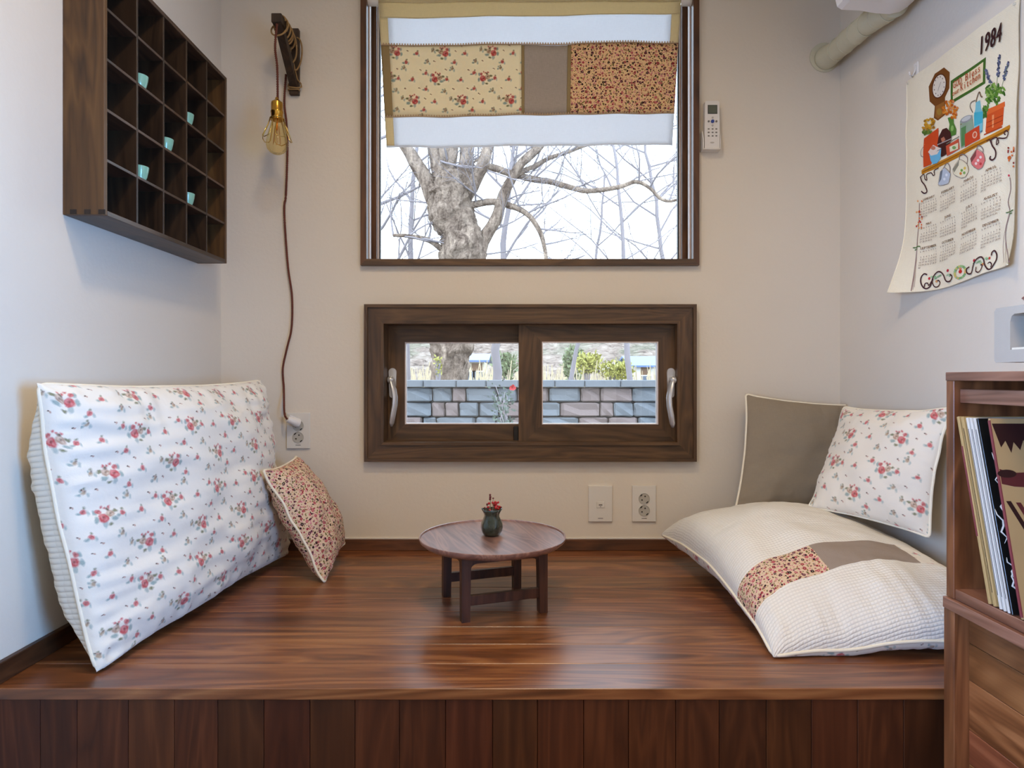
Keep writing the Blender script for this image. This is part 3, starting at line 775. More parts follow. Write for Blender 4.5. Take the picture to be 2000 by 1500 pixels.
cups = [(1, 3, 1, 'topmost in second column of the wall shelf'), (3, 3, 1, 'upper one in fourth column of the wall shelf'), (2, 2, 1, 'in the middle column of the wall shelf'),
        (1, 1, 1, 'lower one in second column of the wall shelf'), (3, 1, 1, 'lower one in fourth column of the wall shelf')]
for k, (c, r, _, lab) in enumerate(cups):
    o = cup0 if k == 0 else cup0.copy()
    if k: COL.objects.link(o)
    f = (.50, .46, .52, .52, .50)[k]
    o.location = (XF-.025, cy_[c]+(cy_[c+1]-cy_[c])*(f-.06), cz_[r]+dth/2+.0171)
    tag(o, 'small pale green glazed cup, '+lab, 'cup', 'celadon cups on the wall shelf')

# ------------------------------------------------------------------ bracket, bulb and cord
br = thing('lamp_bracket', 'dark wooden wall bracket with a slanting brace, wound with rope', 'bracket', (PX(574, WY), WY, PZZ(188, WY)))
bx = PX(575, 2.0); hw = .0145
zt_ = PZZ(60, WY); zb_ = PZZ(188, WY)
MB().box((bx-hw, WY-.016, zb_), (bx+hw, WY, zt_), .0015).build('wall_plate', M['bracket'], br)
tipD = 1.845; tz = PZZ(25, tipD)
MB().box((bx-hw, tipD, tz-.026), (bx+hw, WY-.016, tz), .0015).build('arm', M['bracket'], br)
MB().prism([(tipD+.012, tz-.026), (tipD+.045, tz-.026), (WY-.016, zb_+.052), (WY-.016, zb_+.018)], 0, bx-.011, bx+.011).build('brace', M['bracket'], br)
mb = MB(); pts = []
turns = 6; n = 150
for k in range(n+1):
    f = k/n; a = f*2*PI*turns; yy = tipD+.018+f*.085+.006*math.sin(a*.37)
    w_ = hw+.0045+.002*math.sin(a*1.3); h_ = .0175+.006*abs(math.sin(f*9))+.010*f
    pts.append(Vector((bx+w_*math.cos(a)*1.05, yy, tz-.013-.008*f+h_*math.sin(a))))
mb.tube(pts, .0026, 7); mb.build('rope_winding', M['rope'], br, smooth=True)
mb = MB()
def loop(cx, cy, cz, rx, rz, tilt=0, a0=0, a1=2*PI, n=26, rr=.0024):
    pp = []
    for k in range(n+1):
        a = a0+(a1-a0)*k/n; pp.append(Vector((cx+rx*math.cos(a), cy+tilt*math.sin(a), cz+rz*math.sin(a))))
    mb.tube(pp, rr, 7)
loop(bx+.004, tipD+.09, tz-.045, .024, .045, -.02)
loop(bx-.002, tipD+.03, tz-.03, .022, .030, .02)
loop(bx+.012, WY-.03, tz-.05, .018, .055, .01)
mb.build('rope_loop', M['rope'], br, smooth=True)
mb = MB(); mb.tube([(bx+.004, tipD+.08, tz-.06), (bx+.009, WY-.05, zb_+.085), (bx+.0145, WY-.027, zb_+.04), (bx+.021, WY-.012, zb_+.034), (bx+.022, WY-.010, zb_+.024), (bx+.015, WY-.022, zb_+.016), (bx, WY-.026, zb_+.016), (bx-.016, WY-.020, zb_+.020), (bx-.018, WY-.008, zb_+.035)], .0022, 7)
mb.tube([(bx-.0165, WY-.012, zb_+.012), (bx-.0165, WY-.020, zb_+.013), (bx+.0165, WY-.020, zb_+.013), (bx+.0165, WY-.012, zb_+.012)], .0026, 7)
mb.build('rope_tail', M['rope'], br, smooth=True)

BD = tipD+.010
lx = PX(541, BD)
pl = thing('pendant_bulb', 'hanging amber filament bulb with brass socket and wire cage on the left of the window', 'pendant lamp', (lx, BD, PZZ(302, BD)))
ztop = PZZ(196, BD)
def twist(path, rr, name, mat, parent, pitch=.012):
    # two twisted strands following a path
    path = [Vector(p) for p in path]; L = [0]
    for a_, b2 in zip(path, path[1:]): L.append(L[-1]+(b2-a_).length)
    tot = L[-1]; n = max(8, int(tot/.003)); mb = MB()
    cs = []
    for k in range(n+1):
        s_ = tot*k/n; i = 0
        while i < len(L)-2 and L[i+1] < s_: i += 1
        f = (s_-L[i])/max(1e-9, L[i+1]-L[i])
        p0 = path[max(i-1, 0)]; p1 = path[i]; p2 = path[i+1]; p3 = path[min(i+2, len(path)-1)]
        cs.append(0.5*((2*p1)+(p2-p0)*f+(2*p0-5*p1+4*p2-p3)*f*f+(3*p1-p0-3*p2+p3)*f**3))
    for ph in (0, PI):
        pts = []
        for k, c in enumerate(cs):
            a = 2*PI*(tot*k/n)/pitch+ph; pts.append(c+Vector((math.cos(a), math.sin(a), 0))*rr*.55)
        mb.tube(pts, rr*.62, 6)
    return mb.build(name, mat, parent, smooth=True)
twist([(lx+.002, tipD+.004, tz-.030), (lx-.001, tipD-.002, tz-.10), (lx+.002, BD-.004, (tz+ztop)/2-.03), (lx+.002, BD, ztop+.004)], .0034, 'hanging_cord', M['cord'], pl)
mb = MB(); c0 = Vector((lx, BD, 0))
mb.lathe([(.004, ztop+.008), (.006, ztop+.002), (.010, ztop-.002), (.0155, ztop-.006), (.0165, ztop-.012), (.0165, ztop-.030), (.0175, ztop-.032), (.0175, ztop-.036), (.0165, ztop-.038), (.0165, ztop-.050), (.019, ztop-.052), (.019, ztop-.057), (.013, ztop-.058)], c0, 28)
mb.build('brass_socket', M['brass'], pl, auto=.6)
zs_ = ztop-.056; zbm = PZZ(302, BD)
H_ = zs_-zbm
mb = MB(); mb.lathe([(.0001, zbm), (.010, zbm+.0015), (.020, zbm+.007), (.0275, zbm+.016), (.030, zbm+.027), (.0295, zbm+.038), (.026, zbm+.055), (.020, zbm+.075), (.015, zs_-.004), (.0125, zs_)], c0, 32)
mb.build('glass_bulb', M['bulbglass'], pl, smooth=True)
mb = MB()
for k in range(6):
    a = k*PI/3; r1, r2 = .006, .011
    mb.tube([c0+Vector((r1*math.cos(a), r1*math.sin(a), zs_-.018)), c0+Vector((r2*math.cos(a), r2*math.sin(a), zbm+.030))], .0006, 5)
mb.tube([c0+Vector((0, 0, zs_)), c0+Vector((0, 0, zs_-.03))], .003, 8)
mb.build('filament', M['filament'], pl)
# open petal cage of brass wire
for k in range(5):
    a = k*2*PI/5+.35; e1 = Vector((math.cos(a), math.sin(a), 0)); e2 = Vector((-math.sin(a), math.cos(a), 0))
    pp = [c0+e1*.0185-e2*.006+Vector((0, 0, zs_+.003)), c0+e1*.022-e2*.010+Vector((0, 0, zs_-.015)), c0+e1*.035-e2*.017+Vector((0, 0, zs_-.050)), c0+e1*.037-e2*.014+Vector((0, 0, zs_-.056)), c0+e1*.041+e2*0+Vector((0, 0, zs_-.060)),
          c0+e1*.037+e2*.014+Vector((0, 0, zs_-.056)), c0+e1*.035+e2*.017+Vector((0, 0, zs_-.050)), c0+e1*.022+e2*.010+Vector((0, 0, zs_-.015)), c0+e1*.0185+e2*.006+Vector((0, 0, zs_+.003))]
    MB().tube(pp, .0012, 6).build('cage_wire', M['brasswire'], pl, smooth=True)
MB().tube([c0+Vector((.0195*math.cos(2*PI*k/20), .0195*math.sin(2*PI*k/20), zs_+.003)) for k in range(20)], .0014, 6, closed=True).build('cage_collar', M['brasswire'], pl, smooth=True)
cd = thing('power_cord', 'twisted brown fabric cord hanging down the wall to the plugged socket', 'cord', (PX(560, WY), WY, PZZ(822, WY)))
cpx = [(558, 145), (555, 200), (559, 240), (561, 290), (558, 380), (555, 400), (556, 440), (562, 520), (570, 580), (569, 640), (560, 680), (552, 720), (554, 760), (564, 795), (569, 818)]
cp_ = [Vector((PX(a_, WY-.012), WY-.010-(.006 if i > 12 else 0), PZZ(b2, WY-.012))) for i, (a_, b2) in enumerate(cpx)]
cp_[-1].y = WY-.040; cp_[-2].y = WY-.02
pb0 = Vector((PX(585, WY), WY-.012, PZZ(826, WY))); d = Vector((.62, .70, -.36)).normalized(); pc = pb0-d*.018
mb = MB()
mb.tube([pb0-d*.040, pb0-d*.034, pb0-d*.018, pb0-d*.014, pb0], [.0085, .0105, .0118, .0140, .0142], 16)
cp_[-1] = pb0-d*.040; cp_[-2] = pb0-d*.044+Vector((-.004, -.002, .018))
plg = mb.build('plug', M['white'], cd, auto=.7)
MB().box((-.003, -.012, .010), (.003, .010, .0150), .001, M=rot_to(pc-d*.006, d.cross(Vector((0, 0, 1))).normalized(), d, d.cross(Vector((0, 0, 1))).normalized().cross(d))).build('plug_ridge', M['white'], plg)
twist(cp_, .0034, 'cord_run', M['cord'], cd)

# ------------------------------------------------------------------ cushions
def cushion(name, label, cat, C, tf, tb, inset, nrm_hint, mf, mb_, size, q=.5, p=2.4, wr=.006, nu=60, nv=60, group=None, pipe=.0033, clamp=None, ear=.0, seed=0, wob=.006, sag=None, split=None, vmap=None, umap=None, post=None, qb=None, pb=None, gath=.003):
    """C: TL,TR,BR,BL world corners. front face towards nrm_hint"""
    TL, TR, BR, BL = [Vector(c) for c in C]
    ctr = (TL+TR+BR+BL)/4
    t_ = thing(name, label, cat, (ctr.x, ctr.y, min(c.z for c in C)), group=group)
    N0 = (TR-TL+BR-BL).cross(TL-BL+TR-BR).normalized()
    if N0.dot(Vector(nrm_hint)) < 0: N0 = -N0
    def S(u, v):
        fu = 1-inset*(1-(2*v-1)**2)**1.0; fv = 1-inset*(1-(2*u-1)**2)**1.0
        uu = .5+(u-.5)*fu; vv = .5+(v-.5)*fv
        # pinched corners reach outwards
        e = ear*abs(2*u-1)**6*abs(2*v-1)**6
        uu += e*(1 if u > .5 else -1); vv += e*(1 if v > .5 else -1)
        pt = TL.lerp(TR, uu).lerp(BL.lerp(BR, uu), vv)
        w_ = wob*noise.noise(Vector((u*5+seed, v*5, seed*2.0)))
        if post: pt = pt+post(u, v)
        return pt+N0*w_
    def clampf(pt):
        if clamp: pt = clamp(pt)
        return pt
    def face(sign, T, name_, mat):
        V = []; UV = []; Fc = []
        for j in range(nv+1):
            for i in range(nu+1):
                # denser towards the seam
                u = .5-.5*math.cos(PI*i/nu)*(1) if False else i/nu; v = j/nv
                u = .5+.5*math.sin((u-.5)*PI)*.75+(u-.5)*.25; v = .5+.5*math.sin((v-.5)*PI)*.75+(v-.5)*.25
                if umap: u = umap(i/nu)
                if vmap: v = vmap(j/nv, u)
                pp_ = p if sign > 0 or not pb else pb; qq_ = q if sign > 0 or not qb else qb
                h = max(0, (1-abs(2*u-1)**pp_)*(1-abs(2*v-1)**pp_))**qq_
                if sag: h *= sag(u, v)
                if sign < 0 and qb:
                    cu_, cv_ = min(u, 1-u), min(v, 1-v); h *= 1-.93*math.exp(-((cu_*cu_+cv_*cv_)/.016))
                d_ = T*h
                if h > 0:
                    ed = min(u, 1-u, v, 1-v)
                    wv = wr*min(1, ed*9)
                    nn = noise.noise(Vector((u*4.2+seed, v*7, sign*3.0)))*1.0+noise.noise(Vector((u*6+v*9+seed, v*16-u*5, sign)))*.55
                    rr = noise.ridged_multi_fractal(Vector((u*2.6+seed*3, v*5.2, 1.5)), .9, 2.0, 3, 1.0, 2.0) if wr > .004 else 1.0
                    d_ += wv*(nn+.35*(rr-1))
                    du = min(u, 1-u); dv = min(v, 1-v)
                    g1 = noise.noise(Vector((v*26+seed, du*5, 2.0)))*math.exp(-du*8)*min(1, du*40)+noise.noise(Vector((u*26+seed, dv*5, 7.0)))*math.exp(-dv*8)*min(1, dv*40)
                    d_ += gath*g1*2
                    d_ = max(d_, 0.0008)
                pt = clampf(S(u, v)+N0*sign*d_)
                V.append(pt)
        for j in range(nv):
            for i in range(nu):
                a = j*(nu+1)+i; Fc.append([a, a+1, a+nu+2, a+nu+1])
        W_ = nu+1; UVu = [0]*len(V); UVv = [0]*len(V)
        for j in range(nv+1):
            c_ = nu//2
            for i in range(c_+1, nu+1): UVu[j*W_+i] = UVu[j*W_+i-1]+(V[j*W_+i]-V[j*W_+i-1]).length
            for i in range(c_-1, -1, -1): UVu[j*W_+i] = UVu[j*W_+i+1]-(V[j*W_+i]-V[j*W_+i+1]).length
        for i in range(nu+1):
            c_ = nv//2
            for j in range(c_+1, nv+1): UVv[j*W_+i] = UVv[(j-1)*W_+i]-(V[j*W_+i]-V[(j-1)*W_+i]).length
            for j in range(c_-1, -1, -1): UVv[j*W_+i] = UVv[(j+1)*W_+i]+(V[j*W_+i]-V[(j+1)*W_+i]).length
        UV = [(a_+1, b3+1) for a_, b3 in zip(UVu, UVv)]
        # consistent outward orientation
        nn = (V[1]-V[0]).cross(V[nu+1]-V[0])
        mid = (nv//2)*(nu+1)+nu//2
        nn = (V[mid+1]-V[mid]).cross(V[mid+nu+1]-V[mid])
        if nn.dot(N0*sign) < 0: Fc = [f[::-1] for f in Fc]
        return V, UV, Fc
    V, UV, Fc = face(1, tf, 'front', mf)
    if split:
        groups = {}
        for k_, f in enumerate(Fc): groups.setdefault(split(k_ % nu, k_//nu), []).append(f)
        for (nm, mk), fs in groups.items():
            ids = sorted({i for f in fs for i in f}); mp = {o_: k for k, o_ in enumerate(ids)}
            obj(nm, [V[i] for i in ids], [[mp[i] for i in f] for f in fs], M[mk], t_, True, [UV[i] for i in ids])
    else: obj('cover_front', V, Fc, mf, t_, True, UV)
    V, UV, Fc = face(-1, tb, 'back', mb_)
    obj('cover_back', V, Fc, mb_, t_, True, UV)
    if pipe:
        pts = []
        for k in range(50): pts.append(S(k/50, 0))
        for k in range(50): pts.append(S(1, k/50))
        for k in range(50): pts.append(S(1-k/50, 1))
        for k in range(50): pts.append(S(0, 1-k/50))
        pts = [clampf(p_) for p_ in pts]
        # little loops at the corners: gentle smoothing
        for _ in range(2): pts = [(pts[i-1]+pts[i]*2+pts[(i+1) % len(pts)])/4 for i in range(len(pts))]
        MB().tube(pts, pipe, 8, closed=True).build('piping', M['pipe_w'], t_, smooth=True)
    return t_, S, N0

def clamp_plat(pt):
    pt = pt.copy(); pt.z = max(pt.z, PZ+.0015); pt.x = min(max(pt.x, WL+.0135), WR-.0135); pt.y = min(pt.y, WY-.0135); return pt

# large floral cushion leaning on the left wall
TLc = P(83, 752, 1.14); TRc = P(508, 745, 1.86); BLc = P(189, 1309, 1.172); BRc = P(560, 1090, 1.93)
BRc.z = PZ+.012; BLc.z = max(BLc.z, PZ+.008)
cushion('large_cushion', 'large white rose-print cushion with ribbed back, standing against the left wall', 'cushion',
        (TLc, TRc, BRc, BLc), .085, .085, .035, (1, 0, 0), M['linenfl'], M['waffle_rib'], (.82, .56), q=.42, p=2.6, wr=.010, nu=120, nv=100, clamp=clamp_plat, ear=.008, seed=2.3, wob=.012, qb=.24, pb=3.5, gath=.006, pipe=.0034,
        post=lambda u, v: Vector((-.020*(1-(2*v-1)**2)*(1-u), -.012*(1-(2*v-1)**2)*(1-u), 0)))
# small ditsy cushion leaning on it
cushion('small_cushion', 'small tan cushion with tiny dark red flowers, leaning on the large cushion', 'cushion',
        (P(517, 920, 1.655), P(579, 893, 1.89), P(672, 1060, 1.91), P(633, 1136, 1.690)), .064, .055, .05, (1, 0, .3), M['ditsy'], M['ditsy'], (.34, .34), q=.5, p=2.2, wr=.004, clamp=clamp_plat, ear=.012, seed=5.1, wob=.008)
# lying cushion (same kind) with patchwork band
LNU, LNV = 100, 130
UC = ((0, 0.0), (38, .36), (82, .80), (100, 1.0)); VB0, VB1 = 70, 92
def ease(f): return .5+.5*math.sin((f-.5)*PI)*.8+(f-.5)*.2
def lumap(f):
    k = f*LNU
    for (a_, ua), (b3, ub) in zip(UC, UC[1:]):
        if k <= b3+1e-6:
            g2 = (k-a_)/(b3-a_)
            if a_ == 0: g2 = 1-math.cos(g2*PI/2)*1 if False else g2**1.4
            if b3 == 100: g2 = 1-(1-g2)**1.4
            return ua+(ub-ua)*g2
def lvmap(f, u):
    k = f*LNV; a_ = .735-.15*u; b3 = a_+.135
    if k <= VB0: return a_*(k/VB0)**1.3
    if k <= VB1: return a_+(b3-a_)*(k-VB0)/(VB1-VB0)
    return b3+(1-b3)*(1-(1-(k-VB1)/(LNV-VB1))**1.3)
def lsplit2(i, j):
    if j < VB0: return ('cover_top_far', 'waffle')
    if j >= VB1: return ('cover_top_near', 'waffle')
    return ('dotted_patch', 'ditsy') if i < 38 else ('grey_patch', 'taupe2') if i < 82 else ('floral_patch', 'linenfl3')
def sagf(u, v):
    s = 1.0
    s -= .12*math.exp(-(((u-.88)/.25)**2+((v-.22)/.30)**2))
    s -= .22*(.5+.5*math.tanh((v-.52)*6))
    return s
TLl = P(1296, 1046, 1.90); TRl = Vector((WR-.03, 1.93, PZ+.085)); BRl = Vector((WR-.04, 1.20, PZ+.05)); BLl = P(1512, 1277, 1.235)
BLl.z = max(BLl.z, PZ+.006)
lc, LS, LN = cushion('floor_cushion', 'large white waffle-weave cushion with patchwork band, lying flat on the platform', 'cushion',
        (TLl, TRl, BRl, BLl), .135, .075, .03, (0, 0, 1), M['waffle'], M['linenfl2'], (.56, .80), q=.40, p=2.5, wr=.006, nu=LNU, nv=LNV, clamp=clamp_plat, ear=.01, seed=8.2, wob=.010, sag=sagf, split=lsplit2, umap=lumap, vmap=lvmap,
        post=lambda u, v: Vector((0, 0, .035*(1-(2*v-1)**2)*(1-u))))
# taupe cushion against the back wall
cushion('taupe_cushion', 'plain taupe linen cushion with cream piping, against the back wall in the right corner', 'cushion',
        (P(1459, 772, 1.935), P(1672, 793, 1.955), P(1680, 1000, 1.90), P(1438, 1000, 1.86)), .045, .03, .045, (-.1, -1, .1), M['taupe'], M['taupe'], (.34, .34), q=.5, p=2.2, wr=.0035, clamp=clamp_plat, ear=.014, seed=11.7, wob=.006)
cushion('rose_cushion', 'small rose-print cushion propped on the lying cushion, in front of the taupe one', 'cushion',
        (P(1650, 797, 1.80), P(1853, 800, 1.455), P(1812, 1046, 1.46), P(1580, 990, 1.70)), .050, .045, .045, (-.6, -1, .2), M['linenfl2'], M['taupe'], (.36, .34), q=.5, p=2.2, wr=.004, clamp=clamp_plat, ear=.014, seed=14.9, wob=.008)

# ------------------------------------------------------------------ round table
tab = thing('round_table', 'small low round walnut table with four short legs, standing on the platform', 'table', (-.046, 1.534, PZ), R(19))
TH = .158; TR_ = .174
top = MB(); top.lathe([(.0001, TH-.016), (TR_-.030, TH-.016), (TR_-.012, TH-.012), (TR_-.002, TH-.004), (TR_, TH), (TR_, TH+.0035), (TR_-.0015, TH+.0045), (TR_-.003, TH+.004), (TR_-.0045, TH), (.0001, TH)], n=72)
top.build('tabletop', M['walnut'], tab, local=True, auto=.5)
lx_, ly_ = .0905, .088
def leg(sx, sy):
    mb = MB(); secs = []
    prof = [(0, .0085), (.03, .0090), (.09, .0098), (TH-.040, .0105), (TH-.030, .0125), (TH-.020, .018), (TH-.0155, .026)]
    V = []; Fc = []
    for z_, w_ in prof:
        x1 = w_ if w_ < .0106 else .0105; ex = w_-x1
        cx, cy = sx*lx_, sy*ly_
        # outer faces plumb, inner faces flare into the rails
        xo = cx+sx*.0105; xi = cx-sx*(w_); yo = cy+sy*.0105; yi = cy-sy*w_
        V += [(xo, yo, z_), (xi, yo, z_), (xi, yi, z_) if w_ < .0106 else (cx-sx*.0105, cy-sy*.0105, z_), (xo, yi, z_)]
    for i in range(len(prof)-1):
        for k in range(4): Fc.append([i*4+k, i*4+(k+1) % 4, (i+1)*4+(k+1) % 4, (i+1)*4+k])
    Fc.append([3, 2, 1, 0]); n_ = len(prof)-1; Fc.append([n_*4+k for k in range(4)])
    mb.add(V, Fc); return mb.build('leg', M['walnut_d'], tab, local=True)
for sx in (-1, 1):
    for sy in (-1, 1): leg(sx, sy)
def arch(along, off):
    # top rail with rounded ends flowing into the legs
    L = (lx_ if along == 0 else ly_)-.010
    zt2 = TH-.0155; pts = [(-L, zt2), (-L, zt2-.030)]
    for k in range(7):
        a = PI/2*k/6; pts.append((-L+.016*(1-math.cos(a)), zt2-.030+.014*math.sin(a)))
    for k in range(6, -1, -1):
        a = PI/2*k/6; pts.append((L-.016*(1-math.cos(a)), zt2-.030+.014*math.sin(a)))
    pts += [(L, zt2-.030), (L, zt2)]
    mb = MB()
    if along == 0: mb.prism(pts, 1, off-.008, off+.008)
    else: mb.prism(pts, 0, off-.008, off+.008)
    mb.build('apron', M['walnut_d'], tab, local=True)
for s_ in (-1, 1): arch(0, s_*ly_); arch(1, s_*lx_)
for s_ in (-1, 1):
    MB().box((-lx_+.008, s_*ly_-.006, .034), (lx_-.008, s_*ly_+.006, .056), .0012).build('stretcher', M['walnut_d'], tab, local=True)

# vase with dried flowers
vz = PZ+TH+.0005; vc = P(960, 1049, 1.545); vc = Vector((vc.x, 1.548, vz))
va = thing('flower_vase', 'little dark green glazed vase with a ruffled rim, standing on the round table', 'vase', vc)
def vfr(a, i, z):
    k = max(0, min(1, (z-.046)/.016)); return 1+.05*math.sin(5*a+.6)*(1-k)*(1 if z > .006 else .2)+.16*k*math.sin(5*a+.3)
mb = MB(); mb.lathe([(.0001, 0), (.016, 0), (.020, .002), (.0245, .010), (.0262, .019), (.0250, .029), (.0210, .038), (.0180, .045), (.0178, .050), (.0200, .056), (.0232, .0625), (.0222, .0630), (.0180, .056), (.0155, .050), (.0155, .044), (.018, .036), (.020, .028), (.0001, .02)], vc, 60, fr=vfr)
mb.build('body', M['vase'], va, smooth=True)
fs = thing('dried_flowers', 'sprigs of dried red berries and buds standing in the green vase', 'flowers', vc+Vector((0, 0, .03)))
random.seed(3)
tips = []
for k in range(9):
    a = random.uniform(0, 2*PI); r = random.uniform(.002, .014); h = random.uniform(.060, .078); tips.append(Vector((r*math.cos(a)+.006, r*math.sin(a), h)))
def berry(c, r, mat, name='berry', sx=1.0):
    bm = bmesh.new(); bmesh.ops.create_icosphere(bm, subdivisions=2, radius=r)
    for v in bm.verts: v.co = Vector((v.co.x, v.co.y, v.co.z*sx))
    MB().bm(bm, Matrix.Translation(c)).build(name, mat, fs, smooth=True)
mb = MB()
for t3 in tips: mb.tube([vc+Vector((0, 0, .03)), vc+Vector((t3.x*.4, t3.y*.4, .05)), vc+t3], .0006, 5)
for t3 in tips:
    for j in range(2): berry(vc+t3+Vector((random.uniform(-.004, .004), random.uniform(-.004, .004), random.uniform(-.005, .004))), random.uniform(.0026, .0036), M['berry'])
for (x, z_, r, s2) in ((-.0035, .097, .0026, 1.0), (-.003, .092, .0030, 1.0), (-.0035, .087, .0028, 1.2), (.004, .089, .0024, .8), (-.0105, .074, .0026, 1.2), (.023, .067, .0022, 1.1), (-.0165, .066, .002, 1.1)):
    berry(vc+Vector((x, -.002, z_)), r, M['berry_d'], 'bud', s2)
    mb.tube([vc+Vector((0, 0, .03)), vc+Vector((x*.5, -.001, .055)), vc+Vector((x, -.002, z_))], .0005, 5)
mb.build('stems', M['stem'], fs, smooth=True)

# ------------------------------------------------------------------ record shelf (two stacked units) at the right
CX = .720; C0 = CX*F/848; CN = .50          # front plane x, far end y, near end y
XB = WR-.002
zt1 = PZZ(727, C0); zs1 = PZZ(1163, C0)     # top, and top of the lower unit's board
tk = .0185
us = thing('record_shelf', 'walnut open record shelf unit stacked on the cabinet at the right edge', 'shelf', (.87, .8, zs1))
MB().box((CX, C0-tk, zs1), (XB, C0, zt1-.014), .0008).build('side_panel', M['cab'], us)
MB().box((CX, CN, zs1), (XB, CN+tk, zt1-.014), .0008).build('side_panel', M['cab'], us)
MB().box((CX-.001, CN, zt1-.014), (XB, C0+.0005, zt1), .0008).build('top_board', M['cab_y'], us)
MB().box((CX+.002, CN+tk, zs1), (XB, C0-tk, zs1+.017), .0008).build('bottom_board', M['cab_y'], us)
MB().box((XB-.006, CN+tk, zs1+.017), (XB, C0-tk, zt1-.014)).build('back_panel', M['cab'], us)
MB().box((CX+.010, CN+tk, PZZ(787, 1.045)), (CX+.022, C0-tk, PZZ(760, 1.045)), .0008).build('front_rail', M['cab_y'], us)
lu = thing('record_cabinet', 'walnut lower cabinet with a recessed panel of slanted-looking boards under the record shelf', 'cabinet', (.87, .8, 0))
lu['label'] = 'walnut lower cabinet with recessed plank panel, standing under the record shelf'
zl = zs1-.0005; CX2 = CX-.004
MB().box((CX2, C0-tk*1.35, 0.0), (XB, C0, zl-.018), .0008).build('side_panel', M['cab'], lu)
MB().box((CX2, CN, 0.0), (XB, CN+tk, zl-.018), .0008).build('side_panel', M['cab'], lu)
MB().box((CX2-.002, CN, zl-.018), (XB, C0, zl), .0008).build('top_board', M['cab_y'], lu)
MB().box((CX2+.03, CN+tk, 0.03), (XB, C0-tk*1.35, 0.045)).build('bottom_board', M['cab_y'], lu)
zc_ = .047; k = 0
M['cabplank'] = wood('cabinet_plank_wood', srgb(92, 50, 26), srgb(128, 76, 44), srgb(158, 102, 64), 1, 0.4, 1.0, 0.25, 0.5, 0.02)
hts = [.075, .06, .085, .065, .055, .08, .06, .07]
while zc_ < zl-.022:
    h = min(hts[k % 8], zl-.019-zc_); MB().box((CX2+.024, CN+tk, zc_), (CX2+.036, C0-tk*1.35, zc_+h-.0008), .0008).build('plank', M['cabplank'], lu); zc_ += h; k += 1

# records: sleeves leaning back
zrb = zs1+.0175
def sleeve(ytop_px, ybot_px, thk, mat, lab, xf=CX+.002, h=.288, wd_=.285, cat='record sleeve'):
    """leaning sleeve: spine line runs from the top to the bottom pixel"""
    yt = xf*F/(ytop_px-1000); yb = xf*F/(ybot_px-1000)
    dz = math.sqrt(max(1e-6, h*h-(yt-yb)**2)); up = Vector((0, yt-yb, dz)).normalized(); nr = Vector((0, -up.z, up.y)); ax = Vector((1, 0, 0))
    # the far face passes through the spine line; thickness grows towards the camera
    o = Vector((xf, yb, zrb+.0005))
    o.z += max(0, -(nr*thk).z)
    mt = rot_to(o, ax, nr, up)
    t_ = thing('record_sleeve', lab, cat, o, group='record sleeves on the record shelf')
    MB().box((0, 0, 0), (wd_, thk, h), .0006, M=mt).build('card_sleeve', mat, t_)
    return t_, mt
REC = [(1868, 1930, .0062, 'tan', 'thin tan record sleeve farthest left, with a wine-red upper spine'),
       (1876, 1940, .0070, 'tan', 'thicker tan record sleeve, second from the left on the shelf'),
       (1886, 1952, .0052, 'offwhite', 'off-white record sleeve next to the tan ones'),
       (1893, 1960, .0052, 'offwhite', 'off-white record sleeve in the middle of the row'),
       (1901, 1968, .0048, 'offwhite', 'off-white record sleeve touching the black one')]
for a_, b2, tk2, mk, lab in REC:
    s_, mt = sleeve(a_, b2, tk2*.85, M[mk], lab)
    if 'wine' in lab: MB().box((-.0006, -.0001, .10), (.001, tk2*.85*.6, .24), M=mt).build('printed_spine', M['wine'], s_)
    else: MB().box((-.0005, tk2*.85*.45, .02), (.001, tk2*.85*.55, .27), M=mt).build('printed_spine', M['sepia_d'], s_)
s_, mt = sleeve(1906, 1974, .004, M['black'], 'black record sleeve with white scribbled streaks on its cover')
mb = MB(); random.seed(5)
for (z0_, z1_) in ((.235, .185), (.17, .12), (.15, .10), (.08, .04), (.06, .02)):
    n = 6; x0 = random.uniform(.003, .012)
    pts = [(x0+random.uniform(-.004, .006)+.006*k/n, .0044, z0_+(z1_-z0_)*k/n) for k in range(n+1)]
    mb.tube([mt @ Vector(p_) for p_ in pts], [.0003+.0014*math.sin(PI*k/n) for k in range(n+1)], 5)
mb.build('cover_print', M['offwhite'], s_, smooth=True)
s_, mt = sleeve(1929, 1994, .004, M['sepia'], 'sepia-printed record sleeve with brown shapes, nearest of the row')
ov = .0042
def pr(poly, mat, nm='cover_print', off=0.0):
    V = [mt @ Vector((x, ov+off, z_)) for x, z_ in poly]; V2 = [mt @ Vector((x, ov-.0005, z_)) for x, z_ in poly]; n = len(poly)
    obj(nm, V+V2, [list(range(n))]+[[k, (k+1) % n, n+(k+1) % n, n+k] for k in range(n)], mat, s_)
pr([(.002, .280), (.20, .280), (.19, .255), (.12, .262), (.10, .25), (.08, .262), (.072, .246), (.062, .258), (.055, .24), (.045, .255), (.038, .240), (.030, .252), (.024, .236), (.018, .254), (.010, .244), (.006, .262)], M['sepia_d'])
pr([(.002, .212), (.02, .206), (.06, .208), (.10, .204), (.10, .180), (.06, .184), (.02, .186), (.002, .190)], M['sepia_m'])
pr([(.012+.014*math.cos(a*PI/8), .205+.006*math.sin(a*PI/8)) for a in range(16)], M['sepia_d'], off=.0003)
for k in range(5):
    z_ = .165-k*.002; x = .004+k*.014
    pr([(x, z_), (x+.007, z_), (x+.042, z_-.075), (x+.035, z_-.075)], M['sepia_m'] if k % 2 else M['sepia_d'], off=.0001*k)
pr([(.02, .03), (.10, .045), (.10, .012), (.03, .004)], M['sepia_m'])
MB().box((-.0006, 0, .003), (.0008, .0042, .285), M=mt).build('printed_spine', M['wine'], s_)

